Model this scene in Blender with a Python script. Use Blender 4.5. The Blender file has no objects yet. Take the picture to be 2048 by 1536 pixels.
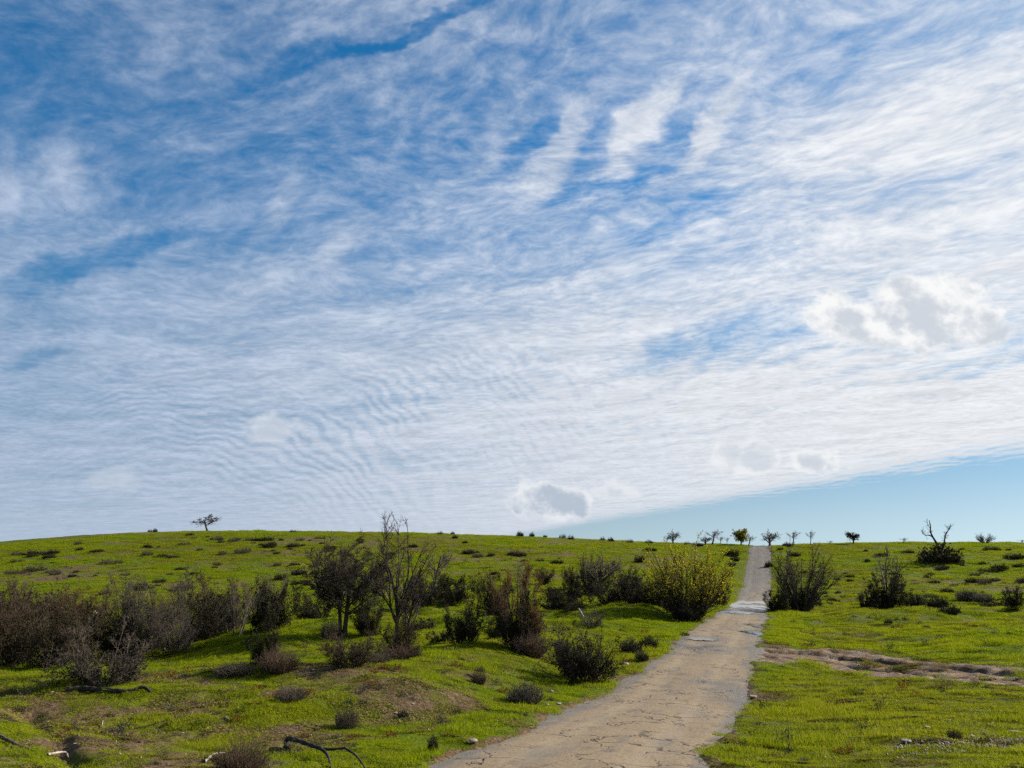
import bpy, math, random
import numpy as np

# =====================================================================
# CAMERA, SKY, SUN, EXPOSURE
# =====================================================================
scene = bpy.context.scene
col = scene.collection
R = math.radians
FPX = 1540.0                       # focal length in pixels of the 2048 px wide photograph
PITCH = R(12.17)
CAMZ = 6.0
SP, CP = math.sin(PITCH), math.cos(PITCH)

cam_data = bpy.data.cameras.new('camera')
cam = bpy.data.objects.new('camera', cam_data)
col.objects.link(cam)
cam.location = (0, 0, CAMZ)
cam.rotation_euler = (math.pi / 2 + PITCH, 0, 0)
cam_data.sensor_width = 36.0
cam_data.lens = 36.0 * FPX / 2048.0
cam_data.clip_start = 0.1
cam_data.clip_end = 20000
scene.camera = cam

SUN_EL, SUN_AZ = R(29), R(66)      # azimuth measured to the right of the view axis (+Y)
SUN = (math.sin(SUN_AZ) * math.cos(SUN_EL), math.cos(SUN_AZ) * math.cos(SUN_EL), math.sin(SUN_EL))
sun_data = bpy.data.lights.new('sun', 'SUN')
sun_data.energy = 5.0
sun_data.angle = R(0.55)
sun_data.color = (1.0, 0.93, 0.80)
sun = bpy.data.objects.new('sun', sun_data)
col.objects.link(sun)
sun.rotation_euler = (math.pi / 2 - SUN_EL, 0, -SUN_AZ + math.pi)
sun.location = (40, 20, 60)

vs = scene.view_settings
vs.view_transform = 'Standard'
vs.look = 'None'
vs.gamma = 1.0
vs.use_curve_mapping = False
EXPOSURE = 0.85
vs.exposure = EXPOSURE
scene.cycles.use_denoising = False
scene.cycles.max_bounces = 6
scene.cycles.diffuse_bounces = 3
scene.cycles.transmission_bounces = 3
scene.cycles.transparent_max_bounces = 8
scene.cycles.use_adaptive_sampling = True
scene.cycles.adaptive_threshold = 0.02


# ---- a little expression layer over shader nodes ---------------------
class Sock:
    def __init__(self, nt, s):
        self.nt, self.s = nt, s

    def _m(self, op, *o, clamp=False):
        n = self.nt.nodes.new('ShaderNodeMath')
        n.operation = op
        n.use_clamp = clamp
        for i, x in enumerate((self,) + o):
            if isinstance(x, Sock):
                self.nt.links.new(x.s, n.inputs[i])
            else:
                n.inputs[i].default_value = x
        return Sock(self.nt, n.outputs[0])

    def __add__(self, o): return self._m('ADD', o)
    __radd__ = __add__
    def __sub__(self, o): return self._m('SUBTRACT', o)
    def __rsub__(self, o): return (self * -1.0) + o
    def __mul__(self, o): return self._m('MULTIPLY', o)
    __rmul__ = __mul__
    def __truediv__(self, o): return self._m('DIVIDE', o)
    def max(self, o): return self._m('MAXIMUM', o)
    def min(self, o): return self._m('MINIMUM', o)
    def sin(self): return self._m('SINE')
    def sqrt(self): return self._m('SQRT')
    def pow(self, o): return self._m('POWER', o)
    def abs(self): return self._m('ABSOLUTE')
    def clamp(self): return self._m('ADD', 0.0, clamp=True)

    def ss(self, a, b, lo=0.0, hi=1.0):
        n = self.nt.nodes.new('ShaderNodeMapRange')
        n.interpolation_type = 'SMOOTHSTEP'
        self.nt.links.new(self.s, n.inputs['Value'])
        for k, v in zip(('From Min', 'From Max', 'To Min', 'To Max'), (a, b, lo, hi)):
            if isinstance(v, Sock):
                self.nt.links.new(v.s, n.inputs[k])
            else:
                n.inputs[k].default_value = v
        return Sock(self.nt, n.outputs[0])


def put(nt, inp, v):
    if isinstance(v, Sock):
        nt.links.new(v.s, inp)
    elif isinstance(v, (tuple, list)) and len(inp.default_value) == 4 and len(v) == 3:
        inp.default_value = (*v, 1.0)
    else:
        inp.default_value = v


def node(nt, typ, out=0, props=None, **ins):
    n = nt.nodes.new(typ)
    for k, v in (props or {}).items():
        setattr(n, k, v)
    for k, v in ins.items():
        put(nt, n.inputs[k.replace('_', ' ')], v)
    return Sock(nt, n.outputs[out])


def vec(nt, x, y, z=0.0):
    return node(nt, 'ShaderNodeCombineXYZ', X=x, Y=y, Z=z)


def noise(nt, v, scale, detail=4.0, rough=0.55, out=0, dist=0.0):
    return node(nt, 'ShaderNodeTexNoise', out, Vector=v, Scale=scale, Detail=detail, Roughness=rough, Distortion=dist)


def mixc(nt, f, a, b, mode='MIX'):
    n = nt.nodes.new('ShaderNodeMix')
    n.data_type = 'RGBA'
    n.blend_type = mode
    put(nt, n.inputs[0], f)
    put(nt, n.inputs[6], a)
    put(nt, n.inputs[7], b)
    return Sock(nt, n.outputs[2])


def sep(nt, v):
    n = nt.nodes.new('ShaderNodeSeparateXYZ')
    nt.links.new(v.s, n.inputs[0])
    return [Sock(nt, n.outputs[i]) for i in range(3)]


# ---- the sky: Nishita air + a sheet of altocumulus + a few cumulus ----
EXPK = 2.0 ** -EXPOSURE
SKY_STRENGTH = 0.10 * EXPK
world = bpy.data.worlds.new('World')
scene.world = world
world.use_nodes = True
world.cycles.sampling_method = 'MANUAL'
world.cycles.sample_map_resolution = 256
wt = world.node_tree
wt.nodes.clear()


def build_sky(nt):
    S = EXPK / SKY_STRENGTH
    tc = Sock(nt, nt.nodes.new('ShaderNodeTexCoord').outputs['Generated'])
    x, y, z = sep(nt, tc)
    sky = nt.nodes.new('ShaderNodeTexSky')
    sky.sky_type = 'NISHITA'
    sky.sun_disc = False
    sky.sun_elevation = SUN_EL
    sky.sun_rotation = SUN_AZ
    sky.altitude = 400
    sky.air_density = 1.0
    sky.dust_density = 0.25
    sky.ozone_density = 2.2
    nt.links.new(vec(nt, x, y, z.max(0.0) * 0.84 + 0.13).s, sky.inputs[0])
    air = Sock(nt, sky.outputs[0])
    hs = nt.nodes.new('ShaderNodeHueSaturation')
    high = z.ss(0.0, 0.42)                       # air is paler and hazier towards the horizon
    put(nt, hs.inputs['Saturation'], high * 0.20 + z.ss(0.0, 0.14) * 0.32 + 0.72)
    put(nt, hs.inputs['Value'], high * 0.24 + z.ss(0.0, 0.14) * -0.08 + 1.02)
    nt.links.new(air.s, hs.inputs['Color'])
    air = mixc(nt, 1.0, Sock(nt, hs.outputs[0]), mixc(nt, high, (1.0, 1.04, 0.96), (0.30, 1.10, 1.22)), 'MULTIPLY')

    mu = x * SUN[0] + y * SUN[1] + z * SUN[2]

    # flat sheet of cloud overhead: position on the sheet in units of its height
    zc = z.max(0.0) + 0.02
    qx, qy = x / zc, y / zc
    q0 = vec(nt, qx, qy)
    w1 = noise(nt, q0, 1.1, 3, 0.5)
    w2 = noise(nt, vec(nt, qx + 31.7, qy - 12.3), 1.1, 3, 0.5)
    px = qx + (w1 - 0.5) * 0.46
    py = qy + (w2 - 0.5) * 0.46
    # fibres run across the view, falling to the left
    a1 = px * 0.84 - py * 0.54
    a2 = px * 0.54 + py * 0.84
    low = z.ss(0.50, 0.20)                       # 1 where the sheet is seen at a grazing angle
    mid = noise(nt, vec(nt, a1 * 0.52, a2), 3.8, 6, 0.58)
    w3 = noise(nt, vec(nt, px, py), 5.5, 3, 0.55)
    w4 = noise(nt, vec(nt, px + 17.0, py + 5.0), 5.5, 3, 0.55)
    f1, f2 = a1 + (w3 - 0.5) * 0.05, a2 + (w4 - 0.5) * 0.04
    # turned again so that the grain never follows the axes of the noise lattice
    fine = noise(nt, vec(nt, f1 * 0.56 + f2 * 0.55, f2 * 0.80 - f1 * 0.38, f1 * 0.2), 21.0, 6, 0.64)
    broad = noise(nt, vec(nt, a1 * 0.40 + 7.0, a2 + 2.0), 0.85, 3, 0.5)

    ty = y.max(0.05)
    tx, tz = x / ty, z / ty
    front = y.ss(0.15, 0.3)

    def px2t(u, v):
        cx, cy = (u - 1024) / FPX, (768 - v) / FPX
        Y = CP - cy * SP
        return cx / Y, (SP + cy * CP) / Y

    # tight rows of ripples curving round a point low over the hill
    cx, cz = px2t(330, 1230)
    tv0 = vec(nt, tx, tz * 1.4)
    wob = noise(nt, tv0, 5.0, 2, 0.5)
    wob2 = noise(nt, tv0, 24.0, 3, 0.55)
    rx, rz = tx - cx, (tz - cz) * 1.35
    rho = (rx * rx + rz * rz + 0.0004).sqrt()
    rip = (rho.pow(0.7) * 415.0 + wob * 54.0 + wob2 * 14.0).sin() * 0.5 + 0.5
    patch = noise(nt, tv0, 4.0, 3, 0.55)
    mx, mz = px2t(720, 850)
    m1, m2 = (tx - mx) * (FPX / 820.0), (tz - mz) * (FPX / 260.0)
    rmask = (m1 * m1 + m2 * m2 + (wob2 - 0.5) * 0.8).ss(1.0, 0.05) * patch.ss(0.32, 0.60) * front
    # and rows that lie along the far edge of the sheet, on the right
    along_e = (qx - 4.42) * 0.970 + (qy - 6.80) * 0.217
    rip2 = (along_e * 24.0 + wob * 22.0 + wob2 * 9.0).sin() * 0.5 + 0.5
    rmask2 = tz.ss(0.40, 0.16) * tx.ss(0.0, 0.22) * front

    soft = 1.0 - rmask * 0.45
    # openings (negative) and thicker rolls (positive) in the sheet: centre, half length, half width, tilt, amount
    spots = None
    wn = noise(nt, vec(nt, tx, tz * 1.3), 7.0, 4, 0.6)
    wm = noise(nt, vec(nt, tx + 9.0, tz * 1.3), 7.0, 4, 0.6)
    wx, wz = tx + (wn - 0.5) * 0.13, tz + (wm - 0.5) * 0.10
    for (u, v, ra, rb, tilt, am) in [(1560, 665, 230, 48, 12, -0.60), (1900, 712, 230, 36, 6, -0.60), (2030, 630, 90, 60, 0, -0.45), (1450, 700, 160, 30, 8, -0.30), (1950, 500, 160, 26, 18, -0.30),
                                     (190, 525, 150, 24, 16, -0.65), (60, 705, 60, 16, 10, -0.5), (280, 225, 240, 60, 18, -0.25), (60, 110, 160, 120, 0, -0.30), (850, 50, 150, 14, 24, -0.55), (640, 115, 130, 26, 20, -0.35),
                                     (1210, 372, 110, 16, 12, -0.55), (1360, 435, 120, 20, 18, -0.4), (1205, 265, 80, 20, 56, -0.32), (1352, 265, 70, 20, 54, -0.42), (1060, 280, 80, 24, 52, -0.36),
                                     (1280, 245, 95, 26, 58, 0.55), (1130, 290, 110, 28, 55, 0.42), (1430, 250, 110, 24, 55, 0.45), (560, 420, 60, 26, 60, 0.35), (690, 480, 60, 30, 70, 0.30),
                                     (130, 345, 34, 60, 25, 0.40), (10, 370, 26, 70, 10, 0.40), (1000, 240, 40, 90, -20, 0.25), (1900, 330, 300, 160, 15, 0.22), (1500, 820, 500, 110, 8, 0.15), (800, 640, 400, 90, 4, 0.16)]:
        cx, cz = px2t(u, v)
        ca, sa = math.cos(R(tilt)), math.sin(R(tilt))
        dx, dz = wx - cx, wz - cz
        e1 = (dx * ca + dz * sa) * (FPX / (ra * 1.35))
        e2 = (dz * ca - dx * sa) * (FPX / (rb * 1.35))
        g = (e1 * e1 + e2 * e2).ss(1.9, 0.0) * (am * 0.54)
        spots = g if spots is None else spots + g
    cover = spots * front + x * 0.42 - z * 0.72 + 0.86 + low * 0.16 + (broad - 0.5) * 0.85
    tex = ((fine - 0.5) * (0.95 - low * 0.35) * x.ss(-0.55, 0.25, 0.60, 1.0) + (mid - 0.5) * (0.95 - low * 0.25)) * soft + (rip - 0.5) * rmask * (patch * 0.62) + (rip2 - 0.5) * rmask2 * 0.34
    dens = (cover + tex)
    thick = dens.ss(-0.05, 1.15, 0.0, 1.0)
    # clear sky beyond the far right edge of the sheet
    edge = along_e + (mid - 0.5) * 2.2 + (fine - 0.5) * 1.8 + (rip2 - 0.5) * 0.25
    thick = thick * edge.ss(0.45, -0.75)
    lit = mu.ss(-0.15, 0.92)
    cloud = mixc(nt, lit, (0.47 * S, 0.56 * S, 0.72 * S), (0.87 * S, 0.88 * S, 0.90 * S))
    grain = (fine * 0.55 + mid * 0.45).ss(0.30, 0.72, 0.82, 1.12)
    cloud = mixc(nt, 1.0, cloud, node(nt, 'ShaderNodeCombineColor', Red=grain, Green=grain, Blue=grain), 'MULTIPLY')
    out = mixc(nt, thick * 0.96, air, cloud)

    # small cumulus below the sheet: (tan azimuth, tan elevation, half width, half height, seed, strength, shade)
    lights, shades = [], []
    cum = [(1695, 640, 125, 70, 1.0, 0), (1855, 610, 165, 94, 1.0, 0), (1930, 650, 150, 74, 1.0, 0), (1810, 668, 160, 60, 1.0, 0),
           (1105, 1006, 122, 60, 0.90, 1), (1225, 985, 70, 30, 0.55, 1), (1490, 918, 95, 58, 0.62, 1), (1622, 926, 72, 36, 0.70, 1),
           (548, 858, 80, 44, 0.75, 2), (230, 960, 70, 36, 0.35, 2)]
    tv = vec(nt, tx, tz * 1.15)
    cn = noise(nt, tv, 13.0, 7, 0.60)
    cn_s = noise(nt, vec(nt, tx + 0.012, tz * 1.15 + 0.016), 13.0, 4, 0.55)
    vor = node(nt, 'ShaderNodeTexVoronoi', 0, Vector=vec(nt, tx + (cn - 0.5) * 0.02, tz * 1.15 + (cn_s - 0.5) * 0.02), Scale=34.0, Detail=3.0, Roughness=0.55)
    cn_f = noise(nt, tv, 60.0, 4, 0.6) * 0.4 + 0.62 - vor * 0.62
    acc = None
    accS = None
    for (u, v, rw, rh, st, kind) in cum:
        cx, cz = px2t(u, v)
        ex = (tx - cx) / (rw / FPX)
        ez = (tz - cz) / (rh / FPX)
        # flat bases: squash the lower half
        ezl = ez.max(0.0) + ez.min(0.0) * 1.25
        f = 1.0 - (ex * ex + ezl * ezl).sqrt()
        b = (f * (1.5 if kind == 0 else 1.4) + (cn - 0.5) * (2.1 if kind == 0 else 2.6) + (cn_f - 0.5) * 0.65 + 0.12).ss(0.0, 0.52 if kind != 2 else 0.9) * st
        # darker towards the underside and the core, where sunlight from above right does not reach
        s = (f * 0.5 - ez * 0.55 - ex * 0.12 + (cn - cn_s) * 5.0 + 0.1).ss(-0.25, 0.95)
        if kind == 0:
            sh = s * 0.50
        elif kind == 1:
            sh = (f * 1.3 - ez * 0.45 - ex * 0.15 + (cn - 0.5) * 2.2 + (cn - cn_s) * 4.0).ss(0.1, 1.3) * 0.80
        else:
            sh = s * 0.55
        if acc is None:
            acc, accS = b, sh * b
        else:
            accS = accS.max(sh * b)
            acc = acc.max(b)
    acc = acc * front
    white = mixc(nt, lit, (0.70 * S, 0.75 * S, 0.82 * S), (0.96 * S, 0.965 * S, 0.96 * S))
    dark = (0.30 * S, 0.39 * S, 0.52 * S)
    cc = mixc(nt, accS.clamp(), white, dark)
    out = mixc(nt, acc.clamp(), out, cc)
    bg = nt.nodes.new('ShaderNodeBackground')
    bg.inputs['Strength'].default_value = SKY_STRENGTH
    nt.links.new(out.s, bg.inputs['Color'])
    wo = nt.nodes.new('ShaderNodeOutputWorld')
    nt.links.new(bg.outputs[0], wo.inputs['Surface'])


build_sky(wt)

# =====================================================================
# TERRAIN
# =====================================================================
rng = np.random.default_rng(11)


def ray(u, v):
    cx, cy = (u - 1024.0) / FPX, (768.0 - v) / FPX
    return np.array([cx, CP - cy * SP, SP + cy * CP])


def at(u, v, d):
    r = ray(u, v)
    return r * (d / r[1]) + np.array([0, 0, CAMZ])


def _hash(ix, iy, seed):
    h = (ix.astype(np.int64) * 374761393 + iy.astype(np.int64) * 668265263 + seed * 1442695041) & 0x7fffffff
    h = ((h ^ (h >> 13)) * 1274126177) & 0x7fffffff
    return ((h ^ (h >> 16)) & 0xffff) / 65535.0


def vnoise(x, y, seed=0):
    x, y = np.asarray(x, float), np.asarray(y, float)
    ix, iy = np.floor(x), np.floor(y)
    fx, fy = x - ix, y - iy
    sx, sy = fx * fx * (3 - 2 * fx), fy * fy * (3 - 2 * fy)
    a, b = _hash(ix, iy, seed), _hash(ix + 1, iy, seed)
    c, d = _hash(ix, iy + 1, seed), _hash(ix + 1, iy + 1, seed)
    return (a + (b - a) * sx) * (1 - sy) + (c + (d - c) * sx) * sy - 0.5


def fbm(x, y, seed=0, oct=4, gain=0.5):
    s, amp = 0.0, 1.0
    for o in range(oct):
        s = s + amp * vnoise(x * 2 ** o + 17.3 * o, y * 2 ** o - 9.1 * o, seed + o)
        amp *= gain
    return s


def sstep(x, a, b):
    t = np.clip((x - a) / (b - a), 0, 1)
    return t * t * (3 - 2 * t)


# the road runs dead straight in plan; its profile dips and climbs
ROAD_M, ROAD_X0, ROAD_HW = 0.338, -3.35, 1.92
_rn = math.hypot(1, ROAD_M)
road_prof = [(2.0, -2.1), (6.0, -2.75)]
for (v, d) in [(1536, 12.4), (1500, 14.2), (1440, 18.6), (1400, 23.0), (1350, 28.6), (1300, 36.5), (1262, 47), (1238, 59), (1215, 76), (1199, 95),
               (1180, 106), (1160, 117), (1130, 130), (1108, 141), (1093.5, 150)]:
    u = 1024 + FPX * (ROAD_X0 + ROAD_M * d) / d
    road_prof.append((d, at(u, v, d)[2] - CAMZ))
road_prof += [(165, road_prof[-1][1] + 0.3), (200, road_prof[-1][1] - 0.8), (320, -4.0), (700, -8.0), (4000, -40.0)]
_rd = np.array([p[0] for p in road_prof])
_rz = np.array([p[1] for p in road_prof])


def pchip(x, X, Yv):
    h = np.diff(X)
    dl = np.diff(Yv) / h
    m = np.zeros_like(Yv)
    for i in range(1, len(X) - 1):
        if dl[i - 1] * dl[i] > 0:
            w1, w2 = 2 * h[i] + h[i - 1], h[i] + 2 * h[i - 1]
            m[i] = (w1 + w2) / (w1 / dl[i - 1] + w2 / dl[i])
    m[0], m[-1] = dl[0], dl[-1]
    x = np.clip(x, X[0], X[-1])
    k = np.clip(np.searchsorted(X, x) - 1, 0, len(h) - 1)
    t = (x - X[k]) / h[k]
    return ((1 + 2 * t) * (1 - t) ** 2 * Yv[k] + t * (1 - t) ** 2 * h[k] * m[k]
            + t * t * (3 - 2 * t) * Yv[k + 1] + t * t * (t - 1) * h[k] * m[k + 1])


# measured points of the ground: pixel of the photograph and distance ahead
CTRL = [
    # left bank in the foreground
    (0, 1536, 11.4), (250, 1536, 12.0), (500, 1536, 12.2), (750, 1536, 12.4),
    (0, 1470, 15.2), (200, 1455, 17.0), (400, 1445, 17.6), (650, 1440, 17.6), (900, 1430, 18.6), (0, 1415, 19.0), (400, 1400, 20.0), (650, 1380, 20.8),
    (0, 1374, 23.0), (150, 1374, 22.5), (300, 1368, 22.5), (450, 1352, 23.0), (560, 1338, 24.0), (700, 1326, 25.5), (800, 1316, 26.5),
    (900, 1303, 28.5), (1000, 1292, 31.0), (1090, 1300, 32.0),
    (800, 1370, 20.5), (1000, 1370, 22.5), (1100, 1390, 22.0),
    # hollow behind the bank
    (0, 1352, 32), (150, 1356, 31), (300, 1345, 32.5), (450, 1335, 34), (600, 1323, 35), (750, 1306, 37),
    (0, 1325, 40), (200, 1315, 42), (400, 1290, 46), (500, 1270, 50), (600, 1268, 48), (700, 1268, 47), (850, 1262, 48),
    (0, 1290, 50), (200, 1270, 55), (400, 1245, 62), (600, 1238, 60), (800, 1232, 62), (950, 1255, 50), (1000, 1238, 58),
    (1100, 1280, 40), (1200, 1262, 47), (1300, 1262, 46), (1200, 1300, 36.5), (1250, 1310, 34.5), (1170, 1362, 26.5), (1280, 1330, 31.5),
    (1250, 1228, 60), (1150, 1225, 63), (1330, 1238, 57), (1350, 1215, 72),
    # left hill
    (0, 1225, 76), (200, 1215, 78), (400, 1205, 82), (600, 1198, 84), (800, 1196, 82), (1000, 1196, 80), (1200, 1180, 90), (1350, 1175, 98),
    (0, 1180, 98), (200, 1172, 100), (400, 1168, 104), (600, 1160, 106), (800, 1155, 106), (1000, 1150, 108), (1200, 1142, 113), (1350, 1140, 118),
    (0, 1135, 126), (200, 1122, 130), (400, 1115, 134), (600, 1112, 134), (800, 1110, 134), (1000, 1110, 134), (1200, 1108, 136), (1350, 1110, 136),
    (0, 1095, 156), (200, 1080, 160), (400, 1073, 163), (600, 1073, 163), (800, 1076, 161), (1000, 1081, 158), (1200, 1089, 154), (1350, 1095, 150),
    (-300, 1098, 178), (0, 1083, 178), (200, 1068.5, 182), (400, 1062, 185), (600, 1063, 184), (800, 1066, 180), (1000, 1072, 176), (1200, 1081, 170), (1300, 1087, 166), (1400, 1089, 162),
    # right field
    (1500, 1536, 12.2), (1750, 1536, 11.6), (2048, 1536, 11.0), (1600, 1460, 16.5), (1850, 1450, 16.5), (2048, 1450, 16),
    (1600, 1390, 23.5), (1850, 1385, 22.5), (2048, 1380, 22.0), (1620, 1335, 31), (1850, 1330, 30), (2048, 1325, 30),
    (1640, 1290, 40), (1850, 1285, 39), (2048, 1282, 38), (1640, 1258, 51), (1850, 1254, 50), (2048, 1250, 50),
    (1570, 1226, 66), (1700, 1226, 66), (1850, 1224, 66), (2048, 1218, 66),
    (1600, 1225, 76), (1700, 1222, 78), (1850, 1218, 78), (2048, 1210, 78),
    (1600, 1200, 92), (1700, 1198, 92), (1850, 1193, 92), (2048, 1186, 91),
    (1600, 1155, 117), (1700, 1152, 117), (1850, 1148, 117), (2048, 1142, 116),
    (1600, 1115, 137), (1700, 1112, 137), (1850, 1109, 137), (2048, 1106, 136),
    (1580, 1092, 153), (1700, 1089.5, 155), (1850, 1088.5, 156), (2048, 1087, 157), (2300, 1088, 157),
]
P = [at(*c) for c in CTRL]
P = [(p[0], p[1], p[2] - CAMZ) for p in P]
for d in (4.0, 6.0, 9.0, 12.4, 14.2, 18.6, 23.0, 28.6, 36.5, 47, 59, 76, 95, 106, 117, 130, 141, 150, 165):
    P.append((ROAD_X0 + ROAD_M * d, d, float(pchip(np.array([d]), _rd, _rz)[0])))
for a in (-1.0, -0.55, -0.15, 0.3, 0.75, 1.2):
    for d, zz in ((2.0, -1.72), (4.0, -1.95)):
        P.append((a * d, d, zz))
    for d, zz in ((230, -0.6), (330, -5.0), (800, -10.0), (4000, -45.0)):
        P.append((a * d, d, zz + (2.0 if a < -0.1 and d < 240 else 0)))
P = np.array(P)


def _feat(x, y):
    d = np.maximum(y, 1.5)
    return np.clip(x / d, -1.3, 1.5) * 1.35, np.log(d)


_fa, _fb = _feat(P[:, 0], P[:, 1])


def _U(r2):
    return np.where(r2 > 1e-12, 0.5 * r2 * np.log(np.maximum(r2, 1e-12)), 0.0)


_n = len(P)
_K = _U((_fa[:, None] - _fa[None]) ** 2 + (_fb[:, None] - _fb[None]) ** 2) + np.eye(_n) * 2e-4
_A = np.zeros((_n + 3, _n + 3))
_A[:_n, :_n] = _K
_A[:_n, _n:] = np.stack([np.ones(_n), _fa, _fb], 1)
_A[_n:, :_n] = _A[:_n, _n:].T
_W = np.linalg.solve(_A, np.concatenate([P[:, 2], np.zeros(3)]))


def base_height(x, y):
    a, b = _feat(x, y)
    z = _W[_n] + _W[_n + 1] * a + _W[_n + 2] * b
    for i in range(_n):
        z = z + _W[i] * _U((a - _fa[i]) ** 2 + (b - _fb[i]) ** 2)
    return z + CAMZ


def road_z(y):
    return pchip(np.asarray(y, float), _rd, _rz) + CAMZ


def road_off(x, y):
    """signed distance to the right of the road's centre line, and the y of the nearest centre point"""
    off = (x - ROAD_X0 - ROAD_M * y) / _rn
    return off, y + off * ROAD_M / _rn


# hummocks that catch the light in the middle ground: pixel, distance, radius across, radius along, height
HUM = [(1270, 1228, 58, 4.5, 3.0, 0.75), (1180, 1255, 49, 3.0, 2.0, 0.35), (900, 1255, 52, 5, 2.5, 0.45), (640, 1262, 50, 5, 2.0, 0.40),
       (560, 1288, 43, 4, 1.6, 0.30), (420, 1300, 42, 4, 1.8, 0.35), (1000, 1285, 36, 3, 1.4, 0.25), (1090, 1240, 57, 3, 1.6, 0.4),
       (1800, 1245, 58, 9, 3.0, 0.35), (1680, 1262, 50, 7, 2.5, 0.22), (1950, 1268, 46, 7, 2.4, 0.22), (800, 1225, 66, 5, 2.0, 0.5),
       (120, 1376, 22, 3.6, 1.3, 0.30), (430, 1440, 17.5, 2.0, 0.9, 0.22), (780, 1390, 20, 2.6, 1.2, 0.22), (300, 1400, 20, 2.6, 1.0, 0.25), (600, 1420, 18.5, 1.8, 0.9, 0.18), (560, 1345, 23, 3.0, 1.2, 0.25), (150, 1480, 14.5, 1.2, 0.7, 0.15)]
HUMW = [(at(u, v, d)[0], d, rx, ry, h) for (u, v, d, rx, ry, h) in HUM]
# erosion gully in the left bank
GULLY = np.array([at(60, 1425, 18.2), at(110, 1468, 15.2), at(135, 1500, 13.2), at(190, 1545, 11.4)])[:, :2]


def seg_dist(x, y, pts):
    best = np.full(np.shape(x), 1e9)
    par = np.zeros(np.shape(x))
    acc = 0.0
    off = np.zeros(np.shape(x))
    for a, b in zip(pts[:-1], pts[1:]):
        dx, dy = b[0] - a[0], b[1] - a[1]
        L = math.hypot(dx, dy)
        t = np.clip(((x - a[0]) * dx + (y - a[1]) * dy) / (L * L), 0, 1)
        ex, ey = x - a[0] - t * dx, y - a[1] - t * dy
        dd = np.hypot(ex, ey)
        m = dd < best
        best = np.where(m, dd, best)
        par = np.where(m, acc + t * L, par)
        off = np.where(m, np.sign(ex * dy - ey * dx) * dd, off)
        acc += L
    return best, par, off


def nat_height(x, y):
    z = base_height(x, y)
    for (hx, hy, rx, ry, h) in HUMW:
        z = z + h * np.exp(-((x - hx) / rx) ** 2 - ((y - hy) / ry) ** 2)
    r = np.hypot(x, y)
    amp = sstep(r, 20, 45) * (1 - 0.5 * sstep(r, 90, 140))
    z = z + fbm(x / 6.0, y / 4.0, 3, 3) * 0.38 * amp * (1 - 0.3 * sstep(r, 80, 120))
    z = z + fbm(x / 1.7, y / 1.4, 5, 3) * (0.07 + 0.10 * amp)
    return z


_track_px = [(1505, 1300), (1560, 1308), (1650, 1317), (1760, 1328), (1900, 1343), (2048, 1354), (2300, 1368), (2700, 1385)]


def hit(u, v, f=None, dmin=6.0, dmax=230.0):
    """first point where the ray through a pixel of the photograph meets the ground"""
    f = f or ground_height
    r = ray(u, v)
    d = np.exp(np.linspace(math.log(dmin), math.log(dmax), 1400))
    X, Z = r[0] / r[1] * d, CAMZ + r[2] / r[1] * d
    h = f(X, d)
    below = np.nonzero(Z <= h)[0]
    if len(below) == 0:
        i = int(np.argmin(Z - h))
        return np.array([X[i], d[i], h[i]])
    i = below[0]
    return np.array([X[i], d[i], h[i]])


TRACK = np.array([hit(u, v, nat_height)[:2] for (u, v) in _track_px])
TRACK_HW = 2.7


def shaped(x, y):
    """ground before the road and track are cut in, with the verge levelled to the road"""
    z = nat_height(x, y)
    off, yc = road_off(x, y)
    k = 1 - sstep(np.abs(off), ROAD_HW + 0.9, ROAD_HW + 3.6)
    return z * (1 - k) + (road_z(yc) + 0.03) * k


def road_edge(x, y):
    off, yc = road_off(x, y)
    wob = fbm(yc / 2.2 + 5, np.sign(off) * 3.0, 21, 4) * 0.45 + 0.10
    # crumbling gravel shoulder on the right just short of the fork, and at its mouth
    wob = wob + np.where(off > 0, 0.22 * np.exp(-((yc - 21.5) / 2.5) ** 2) + 0.18 * np.exp(-((yc - 16.0) / 0.9) ** 2) - 0.10 * (1 - sstep(yc, 12.0, 14.5)), 0) - 0.10 * (1 - sstep(yc, 14, 24))
    return np.abs(off) - (ROAD_HW + wob * (1 - sstep(yc, 60, 100) * 0.7))


def track_ruts(off):
    return np.exp(-((off - 1.05) / 0.30) ** 2) + np.exp(-((off + 0.95) / 0.34) ** 2)


def ground_height(x, y):
    z = shaped(x, y)
    e = road_edge(x, y)
    z = z + fbm(x / 0.40, y / 0.40, 31, 3) * 0.060 * (1 - sstep(np.hypot(x, y), 35, 70))
    z = z - 0.10 * (1 - sstep(e, -0.25, 0.12))
    td, tp, toff = seg_dist(x, y, TRACK)
    n = fbm(x / 1.1, y / 0.8, 41, 3)
    tw = 1 - sstep(td, TRACK_HW - 0.5 + n * 1.3, TRACK_HW + 0.4 + n * 1.3)
    tw = np.where(tp <= 0.0, 0, tw)
    # grass survives in tufts between and beside the ruts
    keep = sstep(n + 0.35 * np.exp(-(toff / 0.4) ** 2) - 0.9 * np.clip(track_ruts(toff + n * 0.4), 0, 1) - 0.5 * np.exp(-tp / 3.0), 0.10, 0.30)
    z = z - tw * (0.16 - 0.15 * keep + 0.28 * np.clip(track_ruts(toff + n * 0.4), 0, 1))
    gd, gp, _ = seg_dist(x, y, GULLY)
    z = z - 0.20 * np.exp(-(gd / (0.16 + 0.10 * (n + 0.5))) ** 2) * np.clip(0.7 + n, 0, 1)
    return z


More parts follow.
